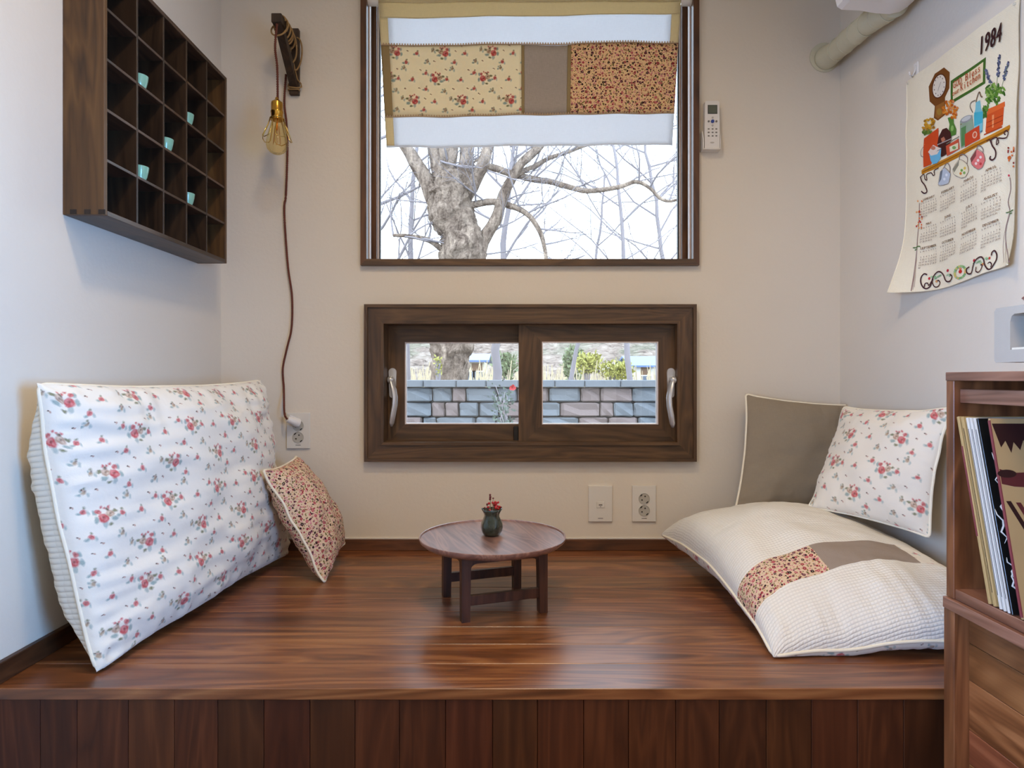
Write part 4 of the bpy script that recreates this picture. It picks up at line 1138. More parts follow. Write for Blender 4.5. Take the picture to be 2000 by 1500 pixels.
# radio and dish on top of the record shelf
RX = .757; RYf = RX*F/941
rad = thing('portable_radio', 'beige plastic box radio with recessed grille, on top of the record shelf', 'radio', (RX+.09, .9, zt1))
rz0, rz1 = PZZ(708.5, RYf), PZZ(603, RYf)
# body with an arched recess in its face, built as a ring of faces plus sides
y1_, y0_ = RYf, .73
ry1 = RX*F/973; ry0 = .78; qz0, qz1 = PZZ(683, ry1), PZZ(614, ry1)
mb = MB()
mb.box((RX+.03, y0_, rz0), (RX+.15, y1_, rz1), .005, 3)
mb.prism([(y1_-.001, rz0+.003), (y1_-.004, rz0), (y0_+.004, rz0), (y0_, rz0+.003), (y0_, qz0), (y1_-.001, qz0)], 0, RX, RX+.034)
mb.prism([(y1_-.001, qz1), (y0_, qz1), (y0_, rz1-.003), (y0_+.004, rz1), (y1_-.005, rz1), (y1_-.001, rz1-.005)], 0, RX, RX+.034)
mb.prism([(y1_-.001, qz0), (y1_-.001, qz1), (ry1-.008, qz1), (ry1-.003, qz1-.003), (ry1, qz1-.011), (ry1, qz0)], 0, RX, RX+.034)
mb.prism([(y0_, qz0), (ry0, qz0), (ry0, qz1), (y0_, qz1)], 0, RX, RX+.034)
mb.build('body', M['radio'], rad)
MB().box((RX+.024, ry0, qz0), (RX+.0302, ry1, qz1)).build('recess', M['radio_in'], rad)
MB().box((RX+.001, ry0, qz0), (RX+.024, ry1-.002, qz0+.003)).build('ledge', M['cream'], rad)
gr_ = MB().box((RX+.012, ry0+.002, qz0+.003), (RX+.0235, ry1-.017, qz1-.006)).build('grille', M['black'], rad)
for k in range(14):
    y_ = ry1-.018-k*.0065
    if y_ < ry0+.004: break
    MB().box((RX+.0085, y_-.0022, qz0+.003), (RX+.0125, y_+.0008, qz1-.006)).build('grille_bar', M['cream'], gr_)
for k in range(9):
    z_ = qz0+.004+k*.0062
    if z_ > qz1-.009: break
    MB().box((RX+.0088, ry0+.004, z_), (RX+.0118, ry1-.0165, z_+.0030)).build('grille_rib', M['cream'], gr_)
for x_ in (RX+.06, RX+.12):
    for y_ in (y0_+.02, y1_-.09): MB().tube([(x_, y_, zt1+.0003), (x_, y_, rz0+.0005)], .006, 12).build('foot', M['rubber'], rad)
dc = Vector((.826, .955, rz1+.0008))
MB().lathe([(.0001, 0), (.026, 0), (.040, .003), (.052, .008), (.0565, .0125), (.0555, .0140), (.050, .0115), (.038, .007), (.0001, .005)], dc, 48).build('wooden_dish', M['dish'], auto=.9)
tag(bpy.data.objects['wooden_dish'], 'reddish wooden saucer lying on top of the beige radio', 'dish')

# ------------------------------------------------------------------ calendar towel on the right wall
A0 = 1.6625; A1 = 1.293; TZ = PZZ(160, A0); BZ = PZZ(571, 1.66)     # far edge, near edge, top, bottom
CW = A0-A1; CH = TZ-BZ
cal = thing('calendar_towel', 'cream linen towel printed with a 1984 calendar and kitchen shelf, pinned to the right wall', 'calendar', (WR, (A0+A1)/2, TZ))
def cal_d(s, t):
    s_ = min(1, max(0, s)); t2 = min(1.02, max(0, t))
    d = .005+.0035*math.sin(s_*9+t2*2)*t2+.003*noise.noise(Vector((s_*5, t2*6, 0)))
    d += .036*max(0, 1-s_/.28)**1.6*max(0, (t2-.62)/.38)**1.5
    d += .012*max(0, (t2-.8)/.2)**2*(.5+.5*math.sin(s_*7+1))
    d += .016*max(0, (s_-.85)/.15)**2*t2
    return max(.0025, d)
def cal_pt(s, t, off=0.0):
    return Vector((WR-cal_d(s, t)-off, A0-s*CW, TZ-t*CH-.008*math.sin(s*5)*t*t))
n, m = 60, 80; V = []; UV = []; Fc = []
for side in (0, 1):
    for j in range(m+1):
        for i in range(n+1):
            V.append(cal_pt(i/n, j/m, -.0012*side)); UV.append((i/n*CW, -j/m*CH))
N = (n+1)*(m+1)
for j in range(m):
    for i in range(n):
        a = j*(n+1)+i; q_ = [a, a+1, a+n+2, a+n+1]; Fc.append(q_); Fc.append([N+k for k in q_[::-1]])
obj('linen_cloth', V, Fc, M['caltowel'], cal, True, UV)
MB().tube([cal_pt(i/50, 1.0, .0002) for i in range(51)], .0016, 6).build('bottom_hem', M['caltowel'], cal, smooth=True)
MB().tube([cal_pt(0, i/50, .0002) for i in range(51)], .0013, 6).build('side_hem', M['caltowel'], cal, smooth=True)

def cs(px, py):
    """photo point -> (s,t) on the towel lying near the wall"""
    s_, t2 = .5, .5
    xw = WR-.005
    for _ in range(8):
        D = xw*F/(px-1000); s_ = (A0-D)/CW; t2 = (TZ-PZZ(py, D))/CH
        xw = WR-cal_d(s_, t2)
    return s_, t2
PM = {}
def pm(r, g, b):
    k = (r, g, b)
    if k not in PM: PM[k] = plain('print_ink_%d_%d_%d' % k, srgb(*k), 0.85, spec=0.1, vary=.08, bscale=600)
    return PM[k]
lay = [0]
def tri_poly(pts):
    from mathutils.geometry import tessellate_polygon
    return tessellate_polygon([[Vector((x, y_, 0)) for x, y_ in pts]])
class Print:
    def __init__(s): s.mb = MB(); s.mats = []; s.z = .0003
    def mi(s, m):
        if m not in s.mats: s.mats.append(m)
        return s.mats.index(m)
    def poly(s, pts, col, st=False):
        if not st: pts = [cs(*p_) for p_ in pts]
        # subdivide the outline so it follows the cloth
        tris = [[Vector(pts[i]) for i in f] for f in tri_poly(pts)]; out = []; V = []; F2 = []; ix = {}
        while tris:
            t3 = tris.pop(); L = [Vector(((t3[(k+1) % 3]-t3[k]).x*CW, (t3[(k+1) % 3]-t3[k]).y*CH)).length for k in range(3)]
            k = L.index(max(L))
            if L[k] > .0055: mpt = (t3[k]+t3[(k+1) % 3])/2; tris.append([t3[k], mpt, t3[(k+2) % 3]]); tris.append([mpt, t3[(k+1) % 3], t3[(k+2) % 3]])
            else: out.append(t3)
        for t3 in out:
            f = []
            for p_ in t3:
                key = (round(p_.x, 6), round(p_.y, 6))
                if key not in ix: ix[key] = len(V); V.append(cal_pt(p_.x, p_.y, s.z))
                f.append(ix[key])
            nn = (V[f[1]]-V[f[0]]).cross(V[f[2]]-V[f[0]])
            F2.append(f if nn.x < 0 else f[::-1])
        s.mb.add(V, F2, None, s.mi(pm(*col))); s.z += .000012 if len(out) > 20 else .000004
    def ell(s, cx, cy, rx, ry, col, rot=0, n=14):
        c_, s_ = math.cos(rot), math.sin(rot)
        s.poly([(cx+rx*math.cos(a)*c_-ry*math.sin(a)*s_, cy+rx*math.cos(a)*s_+ry*math.sin(a)*c_) for a in [2*PI*k/n for k in range(n)]], col)
    def line(s, pts, w, col, st=False):
        P_ = pts if st else [cs(*p_) for p_ in pts]
        mp = [Vector((a_*CW, b2*CH)) for a_, b2 in P_]; V = []
        if len(mp) >= 4:
            o2 = []
            for i in range(len(mp)-1):
                p0, p1, p2, p3 = mp[max(i-1, 0)], mp[i], mp[i+1], mp[min(i+2, len(mp)-1)]
                for k in range(4):
                    f = k/4; o2.append(.5*((2*p1)+(p2-p0)*f+(2*p0-5*p1+4*p2-p3)*f*f+(3*p1-p0-3*p2+p3)*f**3))
            mp = o2+[mp[-1]]
        for i, p_ in enumerate(mp):
            t_ = (mp[min(i+1, len(mp)-1)]-mp[max(i-1, 0)]); t_ = t_.normalized() if t_.length > 0 else Vector((1, 0)); n_ = Vector((-t_.y, t_.x))
            ww = w if not callable(w) else w(i/(len(mp)-1))
            for sg in (-1, 1):
                q_ = p_+n_*ww*sg/2; V.append(cal_pt(q_.x/CW, q_.y/CH, s.z))
        F2 = []
        for i in range(len(mp)-1):
            f = [2*i, 2*i+1, 2*i+3, 2*i+2]; nn = (V[f[1]]-V[f[0]]).cross(V[f[3]]-V[f[0]]); F2.append(f if nn.x < 0 else f[::-1])
        s.mb.add(V, F2, None, s.mi(pm(*col))); s.z += .000006
    def build(s, name): return s.mb.build(name, s.mats, cal)
def spiral(cx, cy, r0, r1, a0, a1, sq=1.0, n=18):
    return [(cx+(r0+(r1-r0)*k/n)*math.cos(a0+(a1-a0)*k/n), cy+sq*(r0+(r1-r0)*k/n)*math.sin(a0+(a1-a0)*k/n)) for k in range(n+1)]
pr1 = Print()
# crop coordinates of the first close-up: px = 1720+u/5, py = 60+v/5
C = lambda u, v: (1720+u/5, 60+v/5)
BR1, BR2, BR3 = (120, 72, 30), (150, 98, 44), (92, 50, 24)
# clock
pr1.poly([C(620, 358), C(676, 405), C(672, 560), C(630, 650), C(630, 820), C(560, 875), C(520, 850), C(530, 735), C(480, 690), C(470, 545), C(530, 420)], BR1)
pr1.poly([C(540, 735), C(622, 690), C(620, 810), C(562, 858), C(535, 835)], BR2)
pr1.ell(*C(573, 540), 14, 25, BR3, .22, 22); pr1.ell(*C(573, 540), 12, 22.5, (226, 214, 196), .22, 22)
for k in range(12):
    a = k*PI/6; cx, cy = C(573, 540); x, y_ = 9.6*math.cos(a), 18*math.sin(a); pr1.ell(cx+x-y_*.12, cy+y_+x*.2, .9, 1.6, (110, 90, 80), 0, 6)
pr1.line([C(573, 545), C(590, 500)], .0012, (70, 50, 44)); pr1.line([C(573, 545), C(560, 590)], .0012, (70, 50, 44)); pr1.ell(*C(573, 790), 5, 7, (160, 120, 50), 0, 10)
# sign frame
pr1.poly([C(686, 490), C(1030, 258), C(1024, 515), C(705, 705), C(686, 680)], (70, 104, 40)); pr1.poly([C(708, 512), C(1004, 305), C(1000, 500), C(708, 672)], (238, 220, 180))
# shelf board
pr1.poly([C(400, 1360), C(430, 1335), C(1262, 925), C(1268, 950), C(1255, 985), C(420, 1392), C(402, 1395)], (196, 130, 36)); pr1.line([C(410, 1375), C(1262, 965)], .0018, (140, 84, 24))
# plant pot right
pr1.poly([C(1045, 770), C(1210, 700), C(1206, 760), C(1195, 925), C(1170, 945), C(1040, 1015), C(1025, 990), C(1035, 860)], (206, 84, 36))
pr1.poly([C(1040, 775), C(1215, 695), C(1215, 745), C(1045, 825)], (222, 104, 48)); pr1.line([C(1010, 1020), C(1190, 945)], .003, (176, 66, 28))
pr1.line([C(1040, 900), C(1200, 830)], .001, (150, 50, 24)); pr1.line([C(1037, 950), C(1195, 880)], .001, (150, 50, 24)); pr1.poly([C(1090, 830), C(1110, 822), C(1105, 950), C(1090, 955)], (236, 150, 96))
random.seed(11)
for k in range(60):
    a = random.uniform(0, 2*PI); r = random.random()**.6
    cx, cy = C(1120+95*r*math.cos(a), 640+120*r*math.sin(a)-20); g_ = random.choice([(84, 124, 44), (112, 150, 60), (60, 96, 36), (140, 170, 84)])
    pr1.ell(cx, cy, 2.2, 6.0, g_, random.uniform(-1.2, 1.2), 7)
for k in range(16):
    cx, cy = C(1030-random.uniform(-30, 30), 780+random.uniform(-50, 60)); pr1.ell(cx, cy, 2, 5, random.choice([(96, 136, 52), (66, 104, 40)]), random.uniform(-1, 1), 7)
for (u0, v0, u1, v1) in ((1130, 600, 1165, 240), (1175, 600, 1250, 310), (1110, 600, 1030, 380)):
    pr1.line([C(u0, v0), C((u0+u1)/2, (v0+v1)/2), C(u1, v1)], .0012, (96, 120, 70))
    for k in range(26):
        f = .42+.58*k/25; cx, cy = C(u0+(u1-u0)*f+random.uniform(-20, 20)*(1.3-f), v0+(v1-v0)*f+random.uniform(-8, 8)); pr1.ell(cx, cy, 1.7, 2.6, random.choice([(84, 92, 118), (110, 112, 136), (64, 66, 88)]), random.uniform(-1, 1), 6)
# bottle
pr1.poly([C(935, 700), C(975, 680), C(985, 760), C(1005, 800), C(1000, 990), C(925, 1020), C(915, 830), C(930, 770)], (120, 186, 198)); pr1.poly([C(918, 800), C(1002, 790), C(1000, 900), C(918, 935)], (72, 170, 190))
pr1.line([C(950, 1005), C(1000, 980)], .003, (90, 110, 130)); pr1.line([C(935, 700), C(950, 640), C(968, 600), C(985, 640), C(1000, 650)], .003, (120, 96, 70)); pr1.line([C(*p_) for p_ in ((905, 800), (878, 740), (890, 700), (930, 680))], .0022, (120, 110, 96))
# jar
pr1.poly([C(780, 880), C(900, 820), C(915, 960), C(908, 1090), C(790, 1145), C(780, 1000)], (146, 164, 140)); pr1.poly([C(790, 950), C(840, 925), C(840, 1110), C(795, 1130)], (92, 136, 84)); pr1.ell(*C(842, 862), 13, 6, (150, 150, 150), -.45, 14); pr1.ell(*C(842, 858), 10, 4, (196, 196, 192), -.45, 12); pr1.line([C(785, 915), C(905, 870)], .002, (126, 90, 60))
# red book / box
pr1.poly([C(828, 1010), C(970, 925), C(975, 1060), C(830, 1135)], (200, 72, 40)); pr1.line([C(882, 980), C(886, 1105)], .0012, (140, 44, 26)); pr1.ell(*C(925, 1018), 4.6, 7, (232, 190, 160), .2, 12); pr1.ell(*C(925, 1018), 3, 5, (208, 88, 56), .2, 10)
# green vase with orange flowers
pr1.poly([C(660, 850), C(715, 830), C(720, 900), C(745, 960), C(740, 1010), C(690, 1030), C(672, 960), C(678, 910)], (84, 128, 52)); pr1.ell(*C(705, 950), 3, 6, (140, 180, 96), .1, 8)
for k in range(46):
    a = random.uniform(0, 2*PI); r = random.random()**.6; cx, cy = C(690+80*r*math.cos(a), 770+95*r*math.sin(a)); pr1.ell(cx, cy, 2.6, 3.2, random.choice([(206, 120, 36), (222, 148, 60), (184, 92, 28), (214, 134, 80)]), random.uniform(0, 3), 6)
for k in range(34):
    a = random.uniform(0, 2*PI); r = random.random()**.6; cx, cy = C(480+62*r*math.cos(a), 920+70*r*math.sin(a)-10*math.cos(a)); pr1.ell(cx, cy, 2.4, 3.2, random.choice([(196, 140, 36), (214, 166, 56), (160, 110, 30)]), random.uniform(0, 3), 6)
for k in range(12): pr1.ell(*C(465+random.uniform(-45, 45), 985+random.uniform(-15, 22)), 2.2, 4, random.choice([(84, 110, 44), (110, 130, 56)]), random.uniform(-1, 1), 6)
# red coffee pot left + bowls
pr1.poly([C(430, 1050), C(570, 945), C(572, 1050), C(560, 1180), C(495, 1300), C(425, 1330), C(422, 1180)], (204, 76, 34)); pr1.line([C(430, 1075), C(572, 975)], .003, (160, 48, 26)); pr1.line([C(430, 1110), C(560, 1030)], .001, (240, 150, 90)); pr1.line([C(*p_) for p_ in ((425, 1130), (400, 1170), (400, 1215), (425, 1230))], .0014, (120, 110, 110))
pr1.poly([C(575, 1030), C(610, 960), C(650, 945), C(690, 985), C(700, 1050), C(650, 1200), C(600, 1230), C(560, 1100)], (70, 36, 30)); pr1.poly([C(595, 1050), C(625, 1030), C(640, 1060), C(610, 1090)], (176, 110, 84)); pr1.line([C(560, 1110), C(700, 1050)], .0022, (170, 160, 156))
pr1.poly([C(480, 1180), C(540, 1170), C(600, 1140), C(592, 1240), C(560, 1285), C(520, 1298), C(495, 1265)], (110, 176, 206)); pr1.poly([C(470, 1180), C(520, 1110), C(560, 1130), C(595, 1140), C(560, 1200), C(500, 1215)], (226, 206, 190)); pr1.ell(*C(520, 1140), 5, 4, (196, 120, 90), 0, 8); pr1.line([C(475, 1205), C(600, 1150)], .0014, (80, 100, 120))
pr1.poly([C(645, 1120), C(770, 1050), C(778, 1150), C(655, 1220)], (196, 84, 56)); pr1.poly([C(680, 1128), C(765, 1090), C(765, 1150), C(685, 1180)], (220, 214, 180)); pr1.ell(*C(725, 1138), 4, 3.4, (120, 156, 90), 0, 8); pr1.line([C(650, 1100), C(775, 1030)], .0022, (120, 116, 100))
# hanging cups
def pcup(body, hand, col, dots, inner):
    pr1.poly([C(*p_) for p_ in body], col)
    pr1.poly([C(*p_) for p_ in inner], tuple(int(c_*.62) for c_ in col))
    pr1.line([C(*p_) for p_ in hand], .0022, (128, 112, 110)); pr1.line([C(*p_) for p_ in body+body[:1]], .0008, (120, 100, 96))
    for (x, y_, c2) in dots: pr1.ell(*C(x, y_), 2.6, 3, c2, 0, 7)
pcup([(590, 1370), (630, 1330), (690, 1390), (670, 1480), (600, 1500), (570, 1490)], [(620, 1340), (640, 1300), (665, 1290), (685, 1330), (680, 1380)], (186, 194, 204), [(630, 1440, (220, 226, 232)), (650, 1400, (226, 230, 236))], [(590, 1370), (615, 1345), (600, 1440), (575, 1480)])
pcup([(712, 1345), (775, 1255), (850, 1300), (866, 1370), (835, 1425), (790, 1432), (722, 1395)], [(775, 1260), (782, 1215), (815, 1205), (855, 1240), (850, 1300)], (232, 222, 190), [(800, 1360, (120, 160, 70)), (830, 1340, (220, 190, 90)), (790, 1390, (210, 130, 60)), (825, 1385, (130, 170, 90))], [(712, 1345), (775, 1255), (770, 1310), (725, 1380)])
pcup([(885, 1250), (945, 1160), (1010, 1200), (1028, 1270), (1000, 1340), (960, 1358), (900, 1310)], [(945, 1170), (955, 1130), (985, 1132), (1010, 1165), (1005, 1200)], (222, 120, 116), [(960, 1270, (240, 214, 206)), (985, 1240, (240, 214, 206)), (985, 1305, (196, 66, 66)), (940, 1300, (240, 214, 206))], [(885, 1250), (945, 1160), (940, 1225), (895, 1290)])
IR = (74, 44, 46)
iron = Print(); iron.z = .0022
iron.line([C(*p_) for p_ in ((1045, 1085), (1060, 1070), (1085, 1080), (1095, 1110), (1085, 1075), (1130, 1050), (1150, 1060), (1160, 1100), (1140, 1120), (1150, 1060), (1205, 1060), (1240, 1050), (1255, 1000), (1230, 985), (1215, 1010), (1230, 1025))], .0026, IR)
iron.line([C(*p_) for p_ in ((1080, 1080), (1100, 1130), (1130, 1180), (1130, 1240), (1100, 1272), (1075, 1255), (1085, 1232))], .0034, IR)
iron.build('bracket_print'); iron = Print(); iron.z = .0022
iron.line([C(*p_) for p_ in ((400, 1420), (430, 1395), (440, 1440), (460, 1450), (455, 1400), (500, 1380), (520, 1405), (535, 1395), (530, 1360), (560, 1340), (575, 1330))], .0024, IR)
iron.line([C(*p_) for p_ in ((395, 1420), (410, 1465), (435, 1495))]+[(1810, 365), (1812, 372), (1807, 376), (1801, 372)], .0032, IR)
iron.build('bracket_print'); iron = Print(); iron.z = .0022
# bottom scroll border (crop 2: px=1720+u/6, py=340+v/6)
E = lambda u, v: (1720+u/6, 340+v/6)
iron.line([E(*p_) for p_ in ((555, 1150), (520, 1140), (485, 1180), (480, 1240), (510, 1295), (555, 1305), (600, 1260), (620, 1180), (660, 1125), (700, 1110), (740, 1140), (770, 1210), (800, 1230), (830, 1215), (845, 1170), (820, 1145))], .0032, IR)
iron.line([E(*p_) for p_ in ((520, 1290), (530, 1250), (560, 1245), (575, 1270), (600, 1230), (625, 1190), (615, 1230), (640, 1280), (680, 1280), (705, 1240), (690, 1210), (670, 1215))], .0026, IR)
iron.line([E(*p_) for p_ in ((1050, 1090), (1015, 1110), (1020, 1150), (1045, 1172), (1075, 1160), (1100, 1060), (1140, 1005), (1185, 990), (1215, 1020), (1230, 1090), (1265, 1145), (1300, 1145), (1340, 1090), (1370, 1030), (1370, 970), (1345, 930), (1315, 950), (1310, 985))], .0032, IR)
iron.line([E(*p_) for p_ in ((1130, 1100), (1125, 1150), (1155, 1170), (1185, 1140), (1200, 1090), (1180, 1085)) ], .0026, IR); iron.line([E(*p_) for p_ in ((1265, 1080), (1290, 1065), (1310, 1090), (1300, 1130))], .0026, IR)
iron.build('border_print')
pr1.build('kitchen_print')
pr2 = Print(); pr2.z = .0010
for k in range(22):
    a = 2*PI*k/22; cx, cy = E(935, 1135); pr2.ell(cx+10.5*math.cos(a), cy+11.5*math.sin(a)-1*math.cos(a), 2.6, 2.2, random.choice([(160, 190, 130), (206, 196, 110), (130, 170, 110), (220, 180, 110)]), a, 7)
pr2.ell(*E(938, 1128), 3.4, 3.8, (206, 52, 44), 0, 10); pr2.ell(*E(938, 1095), 3, 2, (220, 140, 90), 0, 8)
for (u, v, c2) in ((575, 1190, (190, 50, 60)), (790, 1100, (190, 50, 60)), (1100, 1020, (190, 50, 60)), (1280, 1015, (200, 70, 60)), (1200, 1080, (220, 150, 90)), (660, 1220, (220, 160, 100))): pr2.ell(*E(u, v), 2.2, 3, c2, .3, 8)
for (u, v) in ((600, 1170), (640, 1170), (680, 1165), (700, 1155), (790, 1150), (820, 1160), (1100, 1050), (1140, 1050), (1165, 1040), (1180, 1060), (1240, 1010), (1255, 1020), (1150, 1040), (650, 1185)): pr2.ell(*E(u, v), 3.4, 1.6, random.choice([(140, 176, 130), (168, 196, 150)]), -.5, 7)
# flanking dried stalks
pr2.line([E(*p_) for p_ in ((460, 330), (455, 500), (440, 700), (430, 850), (415, 1000), (385, 1200), (345, 1345))], .0022, (150, 120, 112))
pr2.line([E(*p_) for p_ in ((430, 860), (410, 1050), (372, 1330))], .0012, (170, 146, 134)); pr2.line([E(*p_) for p_ in ((432, 860), (418, 1060), (395, 1300))], .0010, (170, 146, 134))
pr2.line([E(*p_) for p_ in ((1520, 60), (1530, 200), (1500, 350), (1520, 470), (1480, 640), (1470, 800), (1490, 950), (1520, 1080))], .0022, (140, 112, 112)); pr2.line([E(*p_) for p_ in ((1515, 480), (1462, 700), (1440, 900), (1448, 1080))], .0011, (170, 148, 140)); pr2.line([E(*p_) for p_ in ((1517, 480), (1470, 720), (1470, 1000), (1480, 1085))], .0010, (170, 148, 140))
for (u, v) in ((400, 850), (430, 840), (455, 830), (420, 870), (1490, 480), (1520, 470), (1545, 455), (1530, 490)): pr2.ell(*E(u, v), 3.4, 1.3, (96, 122, 72), random.uniform(-.8, .8), 7)
for k in range(20): pr2.ell(*E(455+random.uniform(-38, 38), 300+random.uniform(-10, 320)), 1.5, 2, random.choice([(220, 120, 70), (190, 60, 50), (230, 160, 100)]), 0, 7)
for k in range(14): pr2.ell(*C(1280+random.uniform(-30, 30), 1230+random.uniform(-80, 110)), 1.7, 2.2, random.choice([(222, 120, 60), (150, 60, 50), (224, 140, 90)]), 0, 7)
pr2.ell(*C(1258, 1430), 1.8, 2.4, (206, 60, 80), 0, 8); pr2.ell(*C(1262, 1255), 3.6, 4, (214, 104, 44), 0, 9)
pr2.build('flower_print')
# lettering: Blender's built-in font, laid on the cloth
def text_mesh(body, res=2):
    cu = bpy.data.curves.new('t', 'FONT'); cu.body = body; cu.resolution_u = res; cu.size = 1
    o = bpy.data.objects.new('t', cu); COL.objects.link(o)
    dg = bpy.context.evaluated_depsgraph_get(); me = o.evaluated_get(dg).to_mesh()
    vs = [v.co.copy() for v in me.vertices]; fs2 = [list(p_.vertices) for p_ in me.polygons]
    o.evaluated_get(dg).to_mesh_clear(); bpy.data.objects.remove(o); bpy.data.curves.remove(cu)
    return vs, fs2
GC = {}
def glyph(ch):
    if ch not in GC: GC[ch] = text_mesh(ch)
    return GC[ch]
def put(mb, txt, x, y_, w, h, mi=0, fit=False, slant=0, off=.0034, bold=0, adv=None):
    """cloth coordinates in metres: x from the far edge, y down from the top; each glyph cell w wide, h high"""
    for k, ch in enumerate(txt):
        if ch == ' ': continue
        vs, fs2 = glyph(ch)
        if not vs: continue
        mx = max(v.x for v in vs); mn = min(v.x for v in vs); sx = min(w*.86/max(.46, mx-mn), h/0.45) if fit else w/.62; cxo = (w*.86-(mx-mn)*sx)/2 if fit else 0
        for b_ in range(1+bold):
            V = [cal_pt((x+(k*w if adv is None else k*adv)+(v.x-mn)*sx+cxo+slant*v.y*h+b_*.00035)/CW, (y_-v.y*h/.72)/CH, off) for v in vs]
            mb.add(V, [f[::-1] if ((V[f[1]]-V[f[0]]).cross(V[f[2]]-V[f[0]])).x > 0 else f for f in fs2], None, mi)
INK = pm(96, 62, 58)
mb = MB()
# big year
s0, t0 = cs(1914, 110); s1, t1 = cs(1958, 100)
put(mb, '1984', s0*CW, t0*CH, (s1-s0)*CW/4*1.0, .040, fit=True, slant=.12, bold=6)
mb.build('year_lettering', pm(60, 34, 34), cal)
mb = MB()
RED = pm(176, 76, 50)
s0, t0 = cs(*C(722, 568)); s1, t1 = cs(*C(990, 400))
put(mb, 'GOD Bless', s0*CW, t0*CH, (s1-s0)*CW/9*1.0, .0165, fit=True, bold=1)
s0, t0 = cs(*C(715, 640)); s1, t1 = cs(*C(990, 500))
put(mb, 'our', s0*CW, t0*CH, (s1-s0)*CW/11, .0120, fit=True, bold=1)
put(mb, 'Kitchen', s0*CW+(s1-s0)*CW*.30, t0*CH, (s1-s0)*CW*.70/7, .0165, fit=True, bold=1)
mb.build('sign_lettering', RED, cal)
# twelve months
cal_x = [A0-1.6006, A0-1.534, A0-1.460, A0-1.393]; rowz = [TZ-1.4005, TZ-1.3400, TZ-1.2835]
calendar.setfirstweekday(6)
names = ['JANUARY', 'FEBRUARY', 'MARCH', 'APRIL', 'MAY', 'JUNE', 'JULY', 'AUGUST', 'SEPTEMBER', 'OCTOBER', 'NOVEMBER', 'DECEMBER']
for mth in range(12):
    mb = MB(); x = cal_x[mth % 4]; y_ = rowz[mth//4]; cw_ = .0081
    nm = names[mth]; gw = .0058 if len(nm) > 6 else .0062
    put(mb, nm, x+(cw_*7-gw*len(nm))/2, y_+.0062, gw, .0058, fit=True, bold=1)
    for k, ch in enumerate('SMTWTFS'): put(mb, ch, x+k*cw_+.002, y_+.0135, .0045, .0036, fit=True)
    for r_, wk in enumerate(calendar.monthcalendar(1984, mth+1)):
        for k, d_ in enumerate(wk):
            if d_: put(mb, '%2d' % d_, x+k*cw_+.0005, y_+.0205+r_*.0064, .0033, .0042, fit=True)
    mb.build('month_lettering', INK, cal)
for nm_, s_ in (('pin', 0.02), ('pin', .97)):
    p_ = cal_pt(s_, .012); MB().tube([p_+Vector((-.004, 0, 0)), p_+Vector((.004, 0, 0))], .003, 10).build('pin', M['cream'], cal)
hk = thing('wall_hook', 'small white plastic hook on the wall above the towel corner', 'hook', P(1792, 138, 1.62))
hD = WR*F/792
hx = WR-.0005; hy = WR*F/791
MB().box((WR-.003, hy-.009, PZZ(152, hy)), (WR-.0003, hy+.009, PZZ(122, hy)), .001).build('base', M['white'], hk)
MB().tube([(WR-.003, hy, PZZ(128, hy)), (WR-.006, hy, PZZ(140, hy)), (WR-.012, hy, PZZ(150, hy)), (WR-.018, hy, PZZ(146, hy)), (WR-.020, hy, PZZ(140, hy))], .0022, 8).build('hook_arm', M['white'], hk, smooth=True)

# ------------------------------------------------------------------ outside
def stone(name, col_a, col_b, rough=.9, scale=30):
    t = NT(name); co = t.coord('Object'); rnd = t.n('ShaderNodeObjectInfo').outputs['Random']
    c = t.mix(t.math('GREATER_THAN', rnd, .5), col_a, col_b)
    nz = t.noise(co, scale, 5, .7); nz2 = t.noise(co, scale*4, 3)
    c = t.mix(t.math('MULTIPLY', nz.outputs[0], .45), c, srgb(171, 169, 166)); c = t.mix(t.math('MULTIPLY', nz2.outputs[0], .25), c, srgb(53, 50, 53))
    return t.out(c, rough, t.bump(nz.outputs[0], .8, .02), spec=.2)
M['block'] = stone('split_face_block', srgb(91, 100, 111), srgb(114, 93, 91))
M['cap'] = stone('cap_stone', srgb(91, 100, 112), srgb(96, 102, 111))
M['ground'] = stone('dry_earth', srgb(114, 103, 85), srgb(122, 111, 91), .95, 3)
def bark(name):
    t = NT(name); co = t.coord('Object')
    a = t.noise(t.mapping(co, (9, 9, 3.2)), 1.0, 6, .72, .8); b = t.noise(co, 34, 4, .65)
    h = t.math('ADD', t.math('MULTIPLY', a.outputs[0], .7), t.math('MULTIPLY', b.outputs[0], .3))
    c = t.ramp(h, [(.36, srgb(58, 47, 41)), (.47, srgb(102, 88, 78)), (.56, srgb(128, 113, 101)), (.68, srgb(166, 148, 130))])
    return t.out(c, .95, t.bump(h, 1.0, .06), spec=.1)
M['bark'] = bark('tree_bark')
M['bark2'] = plain('thin_bark', srgb(112, 105, 108), .9, bump=.004, bscale=40, vary=.2)
def hillm(name):
    t = NT(name); co = t.coord('Object')
    a = t.noise(t.mapping(co, (1.0, 1.0, 1.6)), 1.0, 6, .75, 1.0); b = t.noise(co, .22, 3, .5)
    c = t.ramp(a.outputs[0], [(.36, srgb(73, 64, 58)), (.47, srgb(114, 100, 91)), (.58, srgb(134, 122, 112)), (.70, srgb(155, 146, 137))])
    c = t.mix(t.ramp(b.outputs[0], [(.54, (0, 0, 0)), (.62, (.4, .4, .4))]), c, srgb(85, 94, 74))
    return t.out(c, .95, t.bump(a.outputs[0], 1.0, .4), spec=.1)
M['hill'] = hillm('winter_hillside')
M['leafg'] = plain('shrub_leaf', srgb(96, 105, 73), .7, vary=.3, bscale=30)
M['leafy'] = plain('yellow_leaf', srgb(135, 131, 61), .7, vary=.3, bscale=30)
